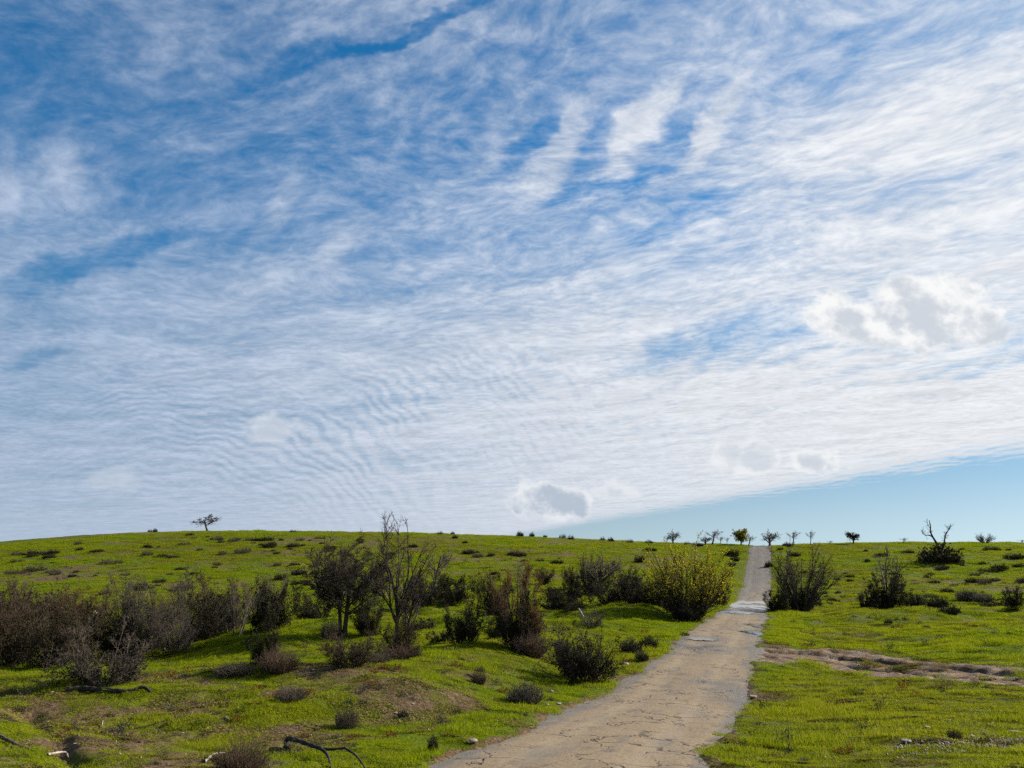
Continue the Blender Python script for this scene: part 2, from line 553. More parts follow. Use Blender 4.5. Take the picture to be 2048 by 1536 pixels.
# ---- bare and brown places ------------------------------------------
BARE = [(60, 1440, 90, 55, 1.0), (30, 1420, 80, 30, 0.9), (150, 1500, 90, 40, 0.7), (360, 1425, 90, 60, 0.75), (410, 1390, 60, 40, 0.6),
        (560, 1400, 50, 35, 0.7), (790, 1395, 90, 45, 0.85), (850, 1440, 60, 30, 0.6), (610, 1470, 60, 40, 0.5), (700, 1370, 70, 25, 0.5),
        (960, 1355, 60, 25, 0.6), (880, 1360, 60, 25, 0.5), (330, 1500, 70, 30, 0.5), (250, 1440, 60, 30, 0.45), (690, 1440, 40, 30, 0.6),
        (1545, 1400, 40, 22, 0.75), (1500, 1430, 40, 18, 0.6), (1470, 1490, 60, 25, 0.55), (1440, 1525, 70, 20, 0.7), (1560, 1300, 60, 16, 0.95),
        (1700, 1275, 90, 18, 0.55), (1650, 1245, 60, 10, 0.4), (1780, 1312, 70, 12, 0.6), (1980, 1490, 100, 22, 0.75), (1850, 1525, 70, 16, 0.6), (1790, 1488, 40, 10, 0.5),
        (150, 1140, 130, 16, 0.75), (120, 1155, 110, 10, 0.8), (230, 1120, 60, 8, 0.6), (430, 1130, 110, 12, 0.5), (560, 1130, 90, 14, 0.6),
        (620, 1080, 110, 9, 0.65), (740, 1083, 70, 7, 0.6), (930, 1150, 80, 10, 0.5), (1000, 1100, 90, 6, 0.45), (1150, 1082, 150, 5, 0.6), (1290, 1110, 60, 8, 0.5),
        (1900, 1165, 150, 22, 0.6), (1780, 1160, 60, 15, 0.5), (2000, 1180, 90, 18, 0.6), (1700, 1185, 60, 10, 0.4)]


def project(x, y, z):
    zz = z - CAMZ
    w = np.maximum(y * CP + zz * SP, 0.3)
    return 1024 + FPX * x / w, 768 - FPX * (zz * CP - y * SP) / w


BAREW = []
for (u, v, ru, rv, st) in BARE:
    c = hit(u, v)
    a = hit(u, v - rv)
    b = hit(u, v + rv)
    BAREW.append((c[0], 0.5 * (a[1] + b[1]), ru / FPX * c[1], max(0.5 * abs(a[1] - b[1]), 0.3), st))


def bareness(x, y):
    b = np.zeros(np.shape(x))
    n = fbm(x / 1.1, y / 1.1, 55, 4)
    for (bx, by, rx, ry, st) in BAREW:
        b = np.maximum(b, st * np.exp(-((x - bx) / rx) ** 2 - ((y - by) / ry) ** 2))
    off, _y = road_off(x, y)
    bank = sstep(-off, 2.6, 4.5) * (1 - sstep(np.hypot(x, y), 22, 30))
    b = np.maximum(b, bank * np.clip(0.46 + 0.85 * fbm(x / 2.4, y / 1.6, 57, 3), 0, 0.8))
    hill = sstep(-off, 4, 12) * sstep(y, 70, 100)
    b = np.maximum(b, (1 - bank) * np.clip(0.10 + 0.14 * hill + (0.55 + 0.45 * hill) * fbm(x / (4.5 + 4 * hill), y / 4.5, 58, 3), 0, 0.62))
    e = road_edge(x, y)
    b = np.maximum(b, 0.75 * (1 - sstep(e, -0.05, 0.32)))
    td, tp, toff = seg_dist(x, y, TRACK)
    b = np.maximum(b, 0.8 * (1 - sstep(td, TRACK_HW - 0.8, TRACK_HW + 0.6)) * (tp > 0))
    return np.clip(b * (0.95 + 1.1 * n) + 0.12 * n, 0, 1)


# =====================================================================
# MATERIALS
# =====================================================================
def new_mat(name):
    m = bpy.data.materials.new(name)
    m.use_nodes = True
    nt = m.node_tree
    nt.nodes.clear()
    return m, nt


def finish(nt, shader):
    o = nt.nodes.new('ShaderNodeOutputMaterial')
    nt.links.new(shader.s, o.inputs['Surface'])


def bsdf(nt, color, rough=0.8, spec=0.2, normal=None):
    n = nt.nodes.new('ShaderNodeBsdfPrincipled')
    put(nt, n.inputs['Base Color'], color)
    put(nt, n.inputs['Roughness'], rough)
    put(nt, n.inputs['Specular IOR Level'], spec)
    if normal is not None:
        nt.links.new(normal.s, n.inputs['Normal'])
    return Sock(nt, n.outputs[0])


def bump(nt, h, strength, dist):
    return node(nt, 'ShaderNodeBump', Height=h, Strength=strength, Distance=dist)


def pos(nt):
    return Sock(nt, nt.nodes.new('ShaderNodeNewGeometry').outputs['Position'])


def obj_random(nt):
    return Sock(nt, nt.nodes.new('ShaderNodeObjectInfo').outputs['Random'])


def attr(nt, name):
    n = nt.nodes.new('ShaderNodeAttribute')
    n.attribute_name = name
    return Sock(nt, n.outputs['Fac'])


GREEN_A, GREEN_B, GREEN_C = (0.140, 0.215, 0.004), (0.205, 0.240, 0.008), (0.070, 0.115, 0.006)


def green(nt, p):
    n1 = noise(nt, p, 0.16, 4, 0.6)
    n2 = noise(nt, p, 1.3, 3, 0.6)
    c = mixc(nt, n1.ss(0.36, 0.64), GREEN_A, GREEN_B)
    c = mixc(nt, noise(nt, p, 0.045, 4, 0.6).ss(0.46, 0.66) * 0.75, c, (0.150, 0.145, 0.022))
    return mixc(nt, n2.ss(0.46, 0.74) * 0.8, c, GREEN_C)


def m_ground():
    m, nt = new_mat('turf_ground')
    p = pos(nt)
    g = green(nt, p)
    f = noise(nt, p, 6.0, 5, 0.7)
    g = mixc(nt, 1.0, g, (0.62, 0.58, 0.75), 'MULTIPLY')
    g = mixc(nt, f.ss(0.48, 0.70) * 0.75, g, (0.036, 0.046, 0.008))
    g = mixc(nt, noise(nt, p, 1.1, 4, 0.65).ss(0.60, 0.78) * 0.6, g, (0.120, 0.098, 0.030))
    dirt = mixc(nt, noise(nt, p, 9.0, 4, 0.65).ss(0.35, 0.68), (0.070, 0.046, 0.025), (0.165, 0.112, 0.062))
    b = attr(nt, 'bare')
    k = (b + (noise(nt, p, 5.0, 5, 0.7) - 0.5) * 0.9).ss(0.30, 0.72)
    c = mixc(nt, k, g, dirt)
    h = noise(nt, p, 14.0, 4, 0.7) + noise(nt, p, 2.2, 3, 0.6) * 2.0
    finish(nt, bsdf(nt, c, 0.95, 0.05, bump(nt, h, 0.9, 0.09)))
    return m


def m_grass(name, dry=0.0):
    m, nt = new_mat(name)
    p = pos(nt)
    g = green(nt, p)
    rnd = attr(nt, 'tint')
    g = mixc(nt, rnd * 0.55, g, (0.280, 0.320, 0.012))
    g = mixc(nt, rnd.ss(0.86, 0.93), g, (0.23, 0.17, 0.065))
    if dry:
        g = mixc(nt, rnd.ss(0.15, 0.55), g, mixc(nt, rnd, (0.075, 0.048, 0.024), (0.215, 0.148, 0.072)))
    d = node(nt, 'ShaderNodeBsdfDiffuse', Color=g)
    tcol = mixc(nt, 1.0, g, (1.25, 1.2, 0.75), 'MULTIPLY')
    t = node(nt, 'ShaderNodeBsdfTranslucent', Color=tcol)
    mx = nt.nodes.new('ShaderNodeMixShader')
    mx.inputs[0].default_value = 0.46 if not dry else 0.25
    nt.links.new(d.s, mx.inputs[1])
    nt.links.new(t.s, mx.inputs[2])
    finish(nt, Sock(nt, mx.outputs[0]))
    return m


def m_road():
    m, nt = new_mat('worn_road_surface')
    p = pos(nt)
    across, along = attr(nt, 'across'), attr(nt, 'along')
    sx = vec(nt, across, along * 0.12)
    streak = noise(nt, sx, 1.6, 4, 0.6)
    patch = noise(nt, p, 0.35, 4, 0.6)
    grit = noise(nt, p, 70.0, 2, 0.6)
    grit2 = noise(nt, p, 16.0, 4, 0.65)
    tan = mixc(nt, grit2.ss(0.3, 0.7), (0.152, 0.106, 0.062), (0.235, 0.172, 0.105))
    grey = mixc(nt, grit.ss(0.35, 0.65), (0.060, 0.053, 0.047), (0.160, 0.142, 0.124))
    # silt lies in the dip and between the wheels; bare worn asphalt on the climb and along the edges
    climb = along.ss(85.0, 112.0)
    edge = across.abs().ss(1.15, 2.1)
    k = (climb * 0.62 + edge * 0.60 + (streak - 0.5) * 2.0 + (patch - 0.5) * 1.5 + (noise(nt, p, 2.4, 5, 0.65) - 0.5) * 0.9 + 0.06)
    c = mixc(nt, k.ss(0.05, 0.65), tan, grey)
    # two polished wheel lines and a rougher crown between them
    wl = ((across - 0.85) * 2.6)
    wr = ((across + 0.85) * 2.6)
    wheel = (wl * wl).ss(1.0, 0.0) + (wr * wr).ss(1.0, 0.0)
    c = mixc(nt, wheel * (1.0 - climb * 0.75) * noise(nt, sx, 3.0, 3, 0.6).ss(0.3, 0.6) * 0.45, c, (0.25, 0.193, 0.126))
    c = mixc(nt, noise(nt, p, 7.0, 5, 0.75).ss(0.55, 0.72) * 0.55, c, (0.095, 0.075, 0.056))
    dark = noise(nt, vec(nt, across * 0.8, along * 0.5), 2.2, 5, 0.65)
    c = mixc(nt, dark.ss(0.52, 0.72) * 0.7, c, (0.085, 0.066, 0.048))
    # cracks
    warp = noise(nt, p, 1.3, 3, 0.6, out=1)
    wp = node(nt, 'ShaderNodeVectorMath', props={'operation': 'MULTIPLY_ADD'})
    wn = wp.s.node
    nt.links.new(warp.s, wn.inputs[0])
    wn.inputs[1].default_value = (1.5, 1.5, 0.0)
    nt.links.new(p.s, wn.inputs[2])
    vo = nt.nodes.new('ShaderNodeTexVoronoi')
    vo.feature = 'DISTANCE_TO_EDGE'
    vo.inputs['Scale'].default_value = 0.85
    nt.links.new(wp.s, vo.inputs['Vector'])
    cr = Sock(nt, vo.outputs[0])
    cmask = noise(nt, p, 0.55, 3, 0.6).ss(0.44, 0.54)
    width = noise(nt, p, 4.0, 2, 0.5).ss(0.25, 0.75) * 0.062
    crack = cr.ss(0.0, width + 0.004, 1.0, 0.0) * cmask
    c = mixc(nt, crack * 0.85, c, (0.050, 0.038, 0.028))
    wet = attr(nt, 'wet')
    c = mixc(nt, wet * 0.65, c, (0.075, 0.065, 0.055))
    rough = wet.ss(0.1, 0.9, 0.9, 0.28)
    h = grit * 0.25 + grit2 * 0.5 - crack * 1.5 + patch * 2.0
    finish(nt, bsdf(nt, c, rough, 0.3, bump(nt, h, 0.8, 0.03)))
    return m


def m_mud():
    m, nt = new_mat('track_mud')
    p = pos(nt)
    n1 = noise(nt, p, 3.0, 5, 0.65)
    n2 = noise(nt, p, 22.0, 4, 0.7)
    c = mixc(nt, n1.ss(0.36, 0.66), (0.050, 0.025, 0.009), (0.215, 0.120, 0.048))
    c = mixc(nt, n2.ss(0.5, 0.75) * 0.5, c, (0.060, 0.042, 0.028))
    finish(nt, bsdf(nt, c, noise(nt, p, 1.2, 3, 0.6).ss(0.35, 0.6, 0.55, 0.95), 0.3, bump(nt, n1 * 1.5 + n2, 0.9, 0.06)))
    return m


def m_water(muddy=False):
    m, nt = new_mat('muddy_water' if muddy else 'puddle_water')
    p = pos(nt)
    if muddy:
        finish(nt, bsdf(nt, (0.27, 0.262, 0.25), 0.30, 1.0))  # pale base colour paints in the bright sky sheen the water would not reflect
    else:
        finish(nt, bsdf(nt, (0.055, 0.046, 0.036), noise(nt, p, 2.5, 3, 0.6).ss(0.4, 0.7, 0.04, 0.14), 1.0))
    return m


def m_bark(name, a, b, scale=14.0):
    m, nt = new_mat(name)
    p = pos(nt)
    n1 = noise(nt, p, scale, 4, 0.65)
    c = mixc(nt, n1.ss(0.34, 0.66), a, b)
    finish(nt, bsdf(nt, c, 0.9, 0.12, bump(nt, n1, 0.7, 0.02)))
    return m


def m_leaf(name, a, b, trans=0.35):
    m, nt = new_mat(name)
    rnd = attr(nt, 'tint')
    c = mixc(nt, rnd, a, b)
    d = bsdf(nt, c, 0.85, 0.04)
    t = node(nt, 'ShaderNodeBsdfTranslucent', Color=mixc(nt, 1.0, c, (1.2, 1.15, 0.7), 'MULTIPLY'))
    mx = nt.nodes.new('ShaderNodeMixShader')
    mx.inputs[0].default_value = trans
    nt.links.new(d.s, mx.inputs[1])
    nt.links.new(t.s, mx.inputs[2])
    finish(nt, Sock(nt, mx.outputs[0]))
    return m


def m_stone():
    m, nt = new_mat('pale_stone')
    p = pos(nt)
    n1 = noise(nt, p, 12.0, 5, 0.65)
    c = mixc(nt, n1.ss(0.3, 0.7), (0.15, 0.125, 0.095), (0.36, 0.315, 0.25))
    finish(nt, bsdf(nt, c, 0.85, 0.25, bump(nt, n1, 0.6, 0.02)))
    return m


MT = {
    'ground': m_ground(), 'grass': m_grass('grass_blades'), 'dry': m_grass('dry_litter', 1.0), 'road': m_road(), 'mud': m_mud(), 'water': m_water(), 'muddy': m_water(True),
    'bark': m_bark('dark_bark', (0.022, 0.018, 0.015), (0.062, 0.050, 0.040)),
    'bark_grey': m_bark('grey_twigs', (0.040, 0.032, 0.027), (0.125, 0.100, 0.082)),
    'bark_pale': m_bark('bleached_wood', (0.17, 0.145, 0.12), (0.40, 0.35, 0.29)),
    'bark_brown': m_bark('brown_twigs', (0.040, 0.026, 0.019), (0.105, 0.070, 0.048)),
    'leaf_dark': m_leaf('dark_leaves', (0.014, 0.014, 0.008), (0.042, 0.041, 0.018), 0.12),
    'leaf_olive': m_leaf('olive_leaves', (0.030, 0.038, 0.010), (0.085, 0.090, 0.020), 0.3),
    'leaf_yellow': m_leaf('yellow_green_leaves', (0.17, 0.18, 0.010), (0.40, 0.345, 0.018), 0.5),
    'leaf_crest': m_leaf('yellow_olive_leaves', (0.075, 0.080, 0.012), (0.23, 0.205, 0.020), 0.4),
    'leaf_rust': m_leaf('rusty_leaves', (0.09, 0.042, 0.014), (0.21, 0.105, 0.030), 0.35),
    'leaf_grey': m_leaf('grey_leaves', (0.040, 0.042, 0.030), (0.10, 0.10, 0.070), 0.2),
    'stone': m_stone(),
    'feather': m_bark('dark_feathers', (0.02, 0.02, 0.02), (0.05, 0.05, 0.05)),
}


# =====================================================================
# MESH HELPERS
# =====================================================================
def mesh_np(name, v, f, mat, smooth=False, attrs=None):
    v = np.asarray(v, np.float32).reshape(-1, 3)
    f = np.asarray(f, np.int32)
    k = f.shape[1]
    me = bpy.data.meshes.new(name)
    me.vertices.add(len(v))
    me.vertices.foreach_set('co', v.ravel())
    me.loops.add(f.size)
    me.loops.foreach_set('vertex_index', f.ravel())
    me.polygons.add(len(f))
    me.polygons.foreach_set('loop_start', np.arange(0, f.size, k, dtype=np.int32))
    if smooth:
        me.polygons.foreach_set('use_smooth', np.ones(len(f), bool))
    for an, av in (attrs or {}).items():
        a = me.attributes.new(an, 'FLOAT', 'POINT')
        a.data.foreach_set('value', np.asarray(av, np.float32))
    me.update(calc_edges=True)
    me.materials.append(mat)
    return me


def link(name, data, parent=None, loc=None):
    o = bpy.data.objects.new(name, data)
    col.objects.link(o)
    if parent is not None:
        o.parent = parent
    if loc is not None:
        o.location = loc
    return o


def tag(o, label=None, cat=None, group=None, kind=None):
    for k, v in (('label', label), ('category', cat), ('group', group), ('kind', kind)):
        if v:
            o[k] = v
    return o


def grid_faces(nr, nc):
    i = np.arange(nr - 1)[:, None] * nc + np.arange(nc - 1)[None]
    i = i.ravel()
    return np.stack([i, i + 1, i + nc + 1, i + nc], 1)


# ---- ground: one sheet, fine near the viewpoint and coarse far away ---
az = np.concatenate([np.linspace(-180, -46, 60, endpoint=False), np.linspace(-46, 44, 640), np.linspace(44, 180, 60)[1:]])
rr = np.concatenate([[0.0], np.exp(np.linspace(math.log(0.6), math.log(6), 24, endpoint=False)), np.exp(np.linspace(math.log(6), math.log(210), 560)),
                     np.exp(np.linspace(math.log(216), math.log(6000), 40))])
AZ, RRR = np.meshgrid(np.radians(az), rr)
GX, GY = np.sin(AZ) * RRR, np.cos(AZ) * RRR
back = sstep(GY, 3.0, 0.0)
GZ = ground_height(GX, np.maximum(GY, 1.6))
side = CAMZ - 1.72 - 0.02 * np.hypot(GX, GY) ** 0.8 * 0.6 + fbm(GX / 6, GY / 6, 3, 3) * 0.3
GZ = GZ * (1 - back) + side * back
gv = np.stack([GX, GY, GZ], -1).reshape(-1, 3)
bare = bareness(GX, GY).ravel()
ground = link('ground', mesh_np('ground', gv, grid_faces(*GX.shape)[:, ::-1], MT['ground'], True, {'bare': bare}))
tag(ground, 'grassy hillside with hollows and banks beside the road', None, None, 'structure')

# ---- road -------------------------------------------------------------
ry = np.concatenate([np.linspace(3, 60, 420, endpoint=False), np.linspace(60, 185, 300)])
rx = np.linspace(-ROAD_HW - 0.95, ROAD_HW + 1.15, 46)
OFF, YC = np.meshgrid(rx, ry)
RX = ROAD_X0 + ROAD_M * YC + OFF / _rn
RY = YC - OFF * ROAD_M / _rn
RZ = road_z(YC) + 0.035 * (1 - (OFF / ROAD_HW) ** 2) - 0.02 + fbm(RX / 0.8, RY / 0.8, 61, 3) * 0.03
RZ -= 0.022 * (np.exp(-((OFF - 0.85) / 0.35) ** 2) + np.exp(-((OFF + 0.85) / 0.35) ** 2))
RZ -= 0.16 * sstep(np.abs(OFF), ROAD_HW + 0.25, ROAD_HW + 1.0)
PUD = [(1488, 1213, 64, 8), (1490, 1204, 52, 5), (1470, 1224, 40, 4), (1405, 1277, 40, 5), (1524, 1270, 20, 12), (1518, 1252, 14, 7), (1420, 1297, 50, 9), (1440, 1380, 40, 20)]
WET = np.zeros(RX.shape)
PUDW = []
for (u, v, ru, rv) in PUD:
    c = hit(u, v, shaped)
    a, b = hit(u, v - rv, shaped), hit(u, v + rv, shaped)
    w = (c[0], 0.5 * (a[1] + b[1]), ru / FPX * c[1], max(0.5 * (a[1] - b[1]), 0.25))
    PUDW.append(w)
    q = ((RX - w[0]) / (w[2] * 1.25)) ** 2 + ((RY - w[1]) / (w[3] * 1.25)) ** 2
    WET = np.maximum(WET, np.exp(-q * 0.9) * np.clip(0.9 + fbm(RX, RY, 71, 3) * 1.4, 0, 1.2))
rv_ = np.stack([RX, RY, RZ], -1).reshape(-1, 3)
road = link('road', mesh_np('road', rv_, grid_faces(*RX.shape), MT['road'], True,
                            {'across': OFF.ravel(), 'along': YC.ravel(), 'wet': np.clip(WET, 0, 1).ravel()}))
tag(road, 'cracked tan road with silt and worn asphalt climbing straight over the ridge', None, None, 'structure')

# ---- dirt track forking off to the right --------------------------------
cum = np.concatenate([[0], np.cumsum(np.hypot(*np.diff(TRACK, axis=0).T))])
ts = np.linspace(0, cum[-1], 260)
tx_, ty_ = np.interp(ts, cum, TRACK[:, 0]), np.interp(ts, cum, TRACK[:, 1])
k = np.ones(15) / 15
tx_, ty_ = [np.convolve(np.pad(a, 7, mode='edge'), k, 'valid') for a in (tx_, ty_)]
dx, dy = np.gradient(tx_), np.gradient(ty_)
L = np.hypot(dx, dy)
tw = np.linspace(-TRACK_HW - 1.0, TRACK_HW + 1.0, 44)
TX = tx_[:, None] + (dy / L)[:, None] * tw[None]
TY = ty_[:, None] - (dx / L)[:, None] * tw[None]
TO = np.broadcast_to(tw[None], TX.shape)
tn = fbm(TX / 1.1, TY / 0.8, 41, 3)
TZ = shaped(TX, TY) - 0.050 - 0.24 * np.clip(track_ruts(TO + tn * 0.4), 0, 1) - 0.06 * sstep(np.abs(TO), TRACK_HW - 0.2, TRACK_HW + 0.9) + fbm(TX / 0.3, TY / 0.3, 77, 3) * 0.05
TZ += 0.05 * (1 - sstep(np.abs(np.abs(TO) - 1.45), 0.0, 0.35))
TZ -= 0.12 * (1 - sstep(road_edge(TX, TY), -0.4, 0.2))
tv_ = np.stack([TX, TY, TZ], -1).reshape(-1, 3)
track = link('dirt_track', mesh_np('dirt_track', tv_, grid_faces(*TX.shape), MT['mud'], True))
tag(track, 'rutted brown dirt track forking off the road across the grass', None, None, 'structure')

# ---- puddles ------------------------------------------------------------
PL = ['wide shallow puddle across the road at the foot of the climb', 'shallow puddle just beyond the widest one at the foot of the climb',
      'thin puddle on the nearer side of the wide one at the foot of the climb', 'puddle against the grass on the left edge of the road',
      'bright puddle on the right road edge above the track fork', 'small puddle on the right road edge above the bright one']
for (w, lab) in zip(PUDW[:6], PL):
    n = 56
    a = np.linspace(0, 2 * math.pi, n, endpoint=False)
    rad = 0.62 + fbm(np.cos(a) * 2.2 + w[0], np.sin(a) * 2.2 + w[1], 81, 4) * 0.95
    rings = [np.stack([w[0] + np.cos(a) * rad * w[2] * s, w[1] + np.sin(a) * rad * w[3] * s], 1) for s in (1.0, 0.55)]
    xy = np.concatenate(rings + [[[w[0], w[1]]]])
    off, yc = road_off(xy[:, 0], xy[:, 1])
    zz = road_z(yc) + 0.035 * (1 - (off / ROAD_HW) ** 2) - 0.02 + 0.014
    bm_v = np.column_stack([xy, zz])
    faces = []
    for i in range(n):
        j = (i + 1) % n
        faces += [(i, j, n + j), (i, n + j, n + i), (n + i, n + j, 2 * n)]
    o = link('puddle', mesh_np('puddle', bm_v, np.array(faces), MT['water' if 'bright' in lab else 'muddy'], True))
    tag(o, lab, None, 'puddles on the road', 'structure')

# =====================================================================
# PLANTS: generators
# =====================================================================
def unit(a):
    return a / np.maximum(np.linalg.norm(a, axis=-1, keepdims=True), 1e-9)


UP = np.array([0, 0, 1.0])


def grow(rg, S, D, L, Rd, levels, wind=(0.25, 0.0, 0.0)):
    """branches of every order as arrays of points and radii"""
    wind = np.array(wind)
    out = []
    S, D, L, Rd = [np.asarray(a, float) for a in (S, D, L, Rd)]
    for li, lv in enumerate(levels):
        N, seg = len(S), lv['seg']
        pts = np.zeros((N, seg + 1, 3))
        pts[:, 0] = S
        p, d = S.copy(), unit(D)
        for k in range(seg):
            d = unit(d + rg.normal(0, lv['wig'], (N, 3)) + UP * lv.get('trop', 0) + wind * lv.get('wind', 0))
            p = p + d * (L / seg)[:, None]
            pts[:, k + 1] = p
        rad = Rd[:, None] * np.linspace(1, lv.get('tip', 0.3), seg + 1)[None]
        out.append((pts, rad))
        if li + 1 < len(levels):
            m = lv['kids']
            t = rg.uniform(lv.get('t0', 0.25), 1.0, (N, m)) * seg
            i = np.minimum(t.astype(int), seg - 1)
            f = (t - i)[..., None]
            ar = np.arange(N)[:, None]
            A, B = pts[ar, i], pts[ar, i + 1]
            S = (A * (1 - f) + B * f).reshape(-1, 3)
            tan = unit(B - A).reshape(-1, 3)
            perp = unit(np.cross(tan, rg.normal(size=tan.shape)))
            ang = np.radians(rg.normal(lv['ang'], 10, len(S)))[:, None]
            D = tan * np.cos(ang) + perp * np.sin(ang)
            tt = (t / seg).ravel()
            L = np.repeat(L, m) * lv['lr'] * (1.15 - 0.65 * tt) * rg.uniform(0.6, 1.25, len(S))
            Rd = np.maximum(np.repeat(Rd, m) * (1 - 0.6 * tt) * lv['rr'], lv.get('rmin', 0.004))
    return out


def tubes(polys, sides=3):
    V, F, base = [], [], 0
    for pts, rad in polys:
        N, Pn, _ = pts.shape
        if N == 0:
            continue
        tan = unit(np.gradient(pts, axis=1))
        ref = unit(np.cross(tan[:, :1], np.array([0.31, 0.74, 0.60])))
        u = unit(np.cross(tan, np.broadcast_to(ref, tan.shape)))
        w = np.cross(tan, u)
        a = np.arange(sides) * 2 * math.pi / sides
        ring = pts[:, :, None] + rad[:, :, None, None] * (u[:, :, None] * np.cos(a)[None, None, :, None] + w[:, :, None] * np.sin(a)[None, None, :, None])
        V.append(ring.reshape(-1, 3))
        n = np.arange(N)[:, None, None] * Pn * sides
        k = np.arange(Pn - 1)[None, :, None] * sides
        s = np.arange(sides)[None, None, :]
        s2 = (s + 1) % sides
        F.append(base + np.stack([n + k + s, n + k + s2, n + k + sides + s2, n + k + sides + s], -1).reshape(-1, 4))
        base += N * Pn * sides
    return np.concatenate(V), np.concatenate(F)


def leaf_quads(rg, pts, size, spread, ratio=1.7, upbias=0.3):
    N = len(pts)
    c = pts + rg.normal(0, spread, (N, 3))
    a = unit(rg.normal(size=(N, 3)) + UP * upbias)
    b = unit(np.cross(a, rg.normal(size=(N, 3))))
    s = (size * rg.uniform(0.6, 1.35, N))[:, None]
    v = np.stack([c - a * s * ratio * 0.5, c + b * s * 0.42, c + a * s * ratio * 0.5, c - b * s * 0.42], 1)
    tint = np.repeat(rg.uniform(0, 1, N), 4)
    f = np.arange(N * 4).reshape(N, 4)
    return v.reshape(-1, 3), f, tint


def pick_points(rg, polys, n, tmin=0.2):
    out = []
    for pts, _ in polys:
        N, Pn, _ = pts.shape
        k = max(1, int(n * 1.0 / len(polys)))
        b = rg.integers(0, N, k)
        t = rg.uniform(tmin, 1, k) * (Pn - 1)
        i = np.minimum(t.astype(int), Pn - 2)
        f = (t - i)[:, None]
        out.append(pts[b, i] * (1 - f) + pts[b, i + 1] * f)
    return np.concatenate(out)


class Plant:
    """meshes of one plant, scaled to unit height and unit width so that copies can take any size"""

    def __init__(self, name, wood, twig, wood_mat, twig_mat, leaves=None, leaf_mat=None, names=('trunk', 'crown', 'leaves'), wsides=5):
        self.names = names
        allv = np.concatenate([p.reshape(-1, 3) for p, _ in wood + twig])
        z1 = np.percentile(allv[:, 2], 99.2)
        lo, hi = np.percentile(allv[:, 0], 0.7), np.percentile(allv[:, 0], 99.3)
        wd = max(hi - lo, 1e-3)
        sc = np.array([1 / wd, 1 / wd, 1 / z1])
        self.cx = 0.5 * (lo + hi) / wd
        self.parts = []
        if wood:
            v, f = tubes(wood, wsides)
            self.parts.append((names[0], mesh_np(name + '_' + names[0], v * sc, f, wood_mat, True)))
        if twig:
            v, f = tubes(twig, 3)
            self.parts.append((names[1], mesh_np(name + '_' + names[1], v * sc, f, twig_mat, True)))
        if leaves is not None:
            v, f, t = leaves
            self.parts.append((names[2], mesh_np(name + '_' + names[2], v * sc, f, leaf_mat, False, {'tint': t})))


def stems_start(rg, n, spread, fan, L, rad, lean=(0, 0, 0)):
    a = rg.uniform(0, 2 * math.pi, n)
    r = np.sqrt(rg.uniform(0, 1, n))
    S = np.stack([np.cos(a) * r * spread, np.sin(a) * r * spread, np.full(n, -0.06)], 1)
    D = np.stack([np.cos(a) * r * fan, np.sin(a) * r * fan, np.ones(n)], 1) + np.array(lean)
    return S, D, L * rg.uniform(0.7, 1.1, n) * (1.05 - 0.25 * r), rad * rg.uniform(0.6, 1.2, n)


SN = ('stems', 'crown', 'leaves')


def shrub(seed, n=22, fan=1.0, L=2.4, kids=(10, 6), leaf=None, nleaf=0, lsize=0.05, wm='bark', tm='bark', wig=0.10, trop=0.05, wind=0.05, spread=0.5,
          rad=0.026, ang=40, lean=(0.10, 0, 0), zlow=False, lr=(0.46, 0.52)):
    rg = np.random.default_rng(seed)
    S, D, Ls, Rd = stems_start(rg, n, spread, fan, L, rad, lean)
    Ls = Ls * rg.choice([0.45, 0.7, 0.9, 1.0], n)
    lv = [dict(seg=6, wig=wig, trop=trop, wind=wind, kids=kids[0], t0=0.10, ang=ang, lr=lr[0], rr=0.55, tip=0.28, rmin=0.007),
          dict(seg=4, wig=wig * 1.4, trop=trop * 1.3, wind=wind, kids=kids[1], t0=0.12, ang=ang, lr=lr[1], rr=0.65, tip=0.4, rmin=0.0055),
          dict(seg=3, wig=wig * 1.6, trop=trop, wind=wind, kids=3, t0=0.1, ang=ang, lr=0.6, rr=0.75, tip=0.5, rmin=0.005),
          dict(seg=2, wig=wig * 1.6, trop=trop, wind=wind, tip=0.6)]
    po = grow(rg, S, D, Ls, Rd, lv)
    for p, r in po:
        p[..., 2] = np.maximum(p[..., 2], 0.02 * np.sin(p[..., 0] * 9))
    lq = None
    if leaf:
        pts = pick_points(rg, po[1:], nleaf, 0.15)
        if zlow:
            keep = rg.uniform(0, 1, len(pts)) > pts[:, 2] / (pts[:, 2].max() * 1.05)
            pts = pts[keep]
        lq = leaf_quads(rg, pts, lsize, lsize * 1.1)
    return Plant('shrub', [po[0]], po[1:], MT[wm], MT[tm], lq, MT[leaf] if leaf else None, SN, 4)


def tuft(seed, n=420, L=0.6, fan=1.1, wm='bark_grey', leaf=None, nleaf=0, lsize=0.03, wig=0.12):
    """low dry clump: many thin stalks from one crown"""
    rg = np.random.default_rng(seed)
    S, D, Ls, Rd = stems_start(rg, n, 0.28, fan, L, 0.006)
    po = grow(rg, S, D, Ls, Rd, [dict(seg=4, wig=wig, trop=0.02, kids=3, t0=0.35, ang=30, lr=0.4, rr=0.7, tip=0.45, rmin=0.003), dict(seg=2, wig=wig, tip=0.5)])
    lq = None
    if leaf:
        lq = leaf_quads(rg, pick_points(rg, po, nleaf, 0.2), lsize, lsize)
    return Plant('clump', [po[0]], [po[1]], MT[wm], MT[wm], lq, MT[leaf] if leaf else None, SN, 3)


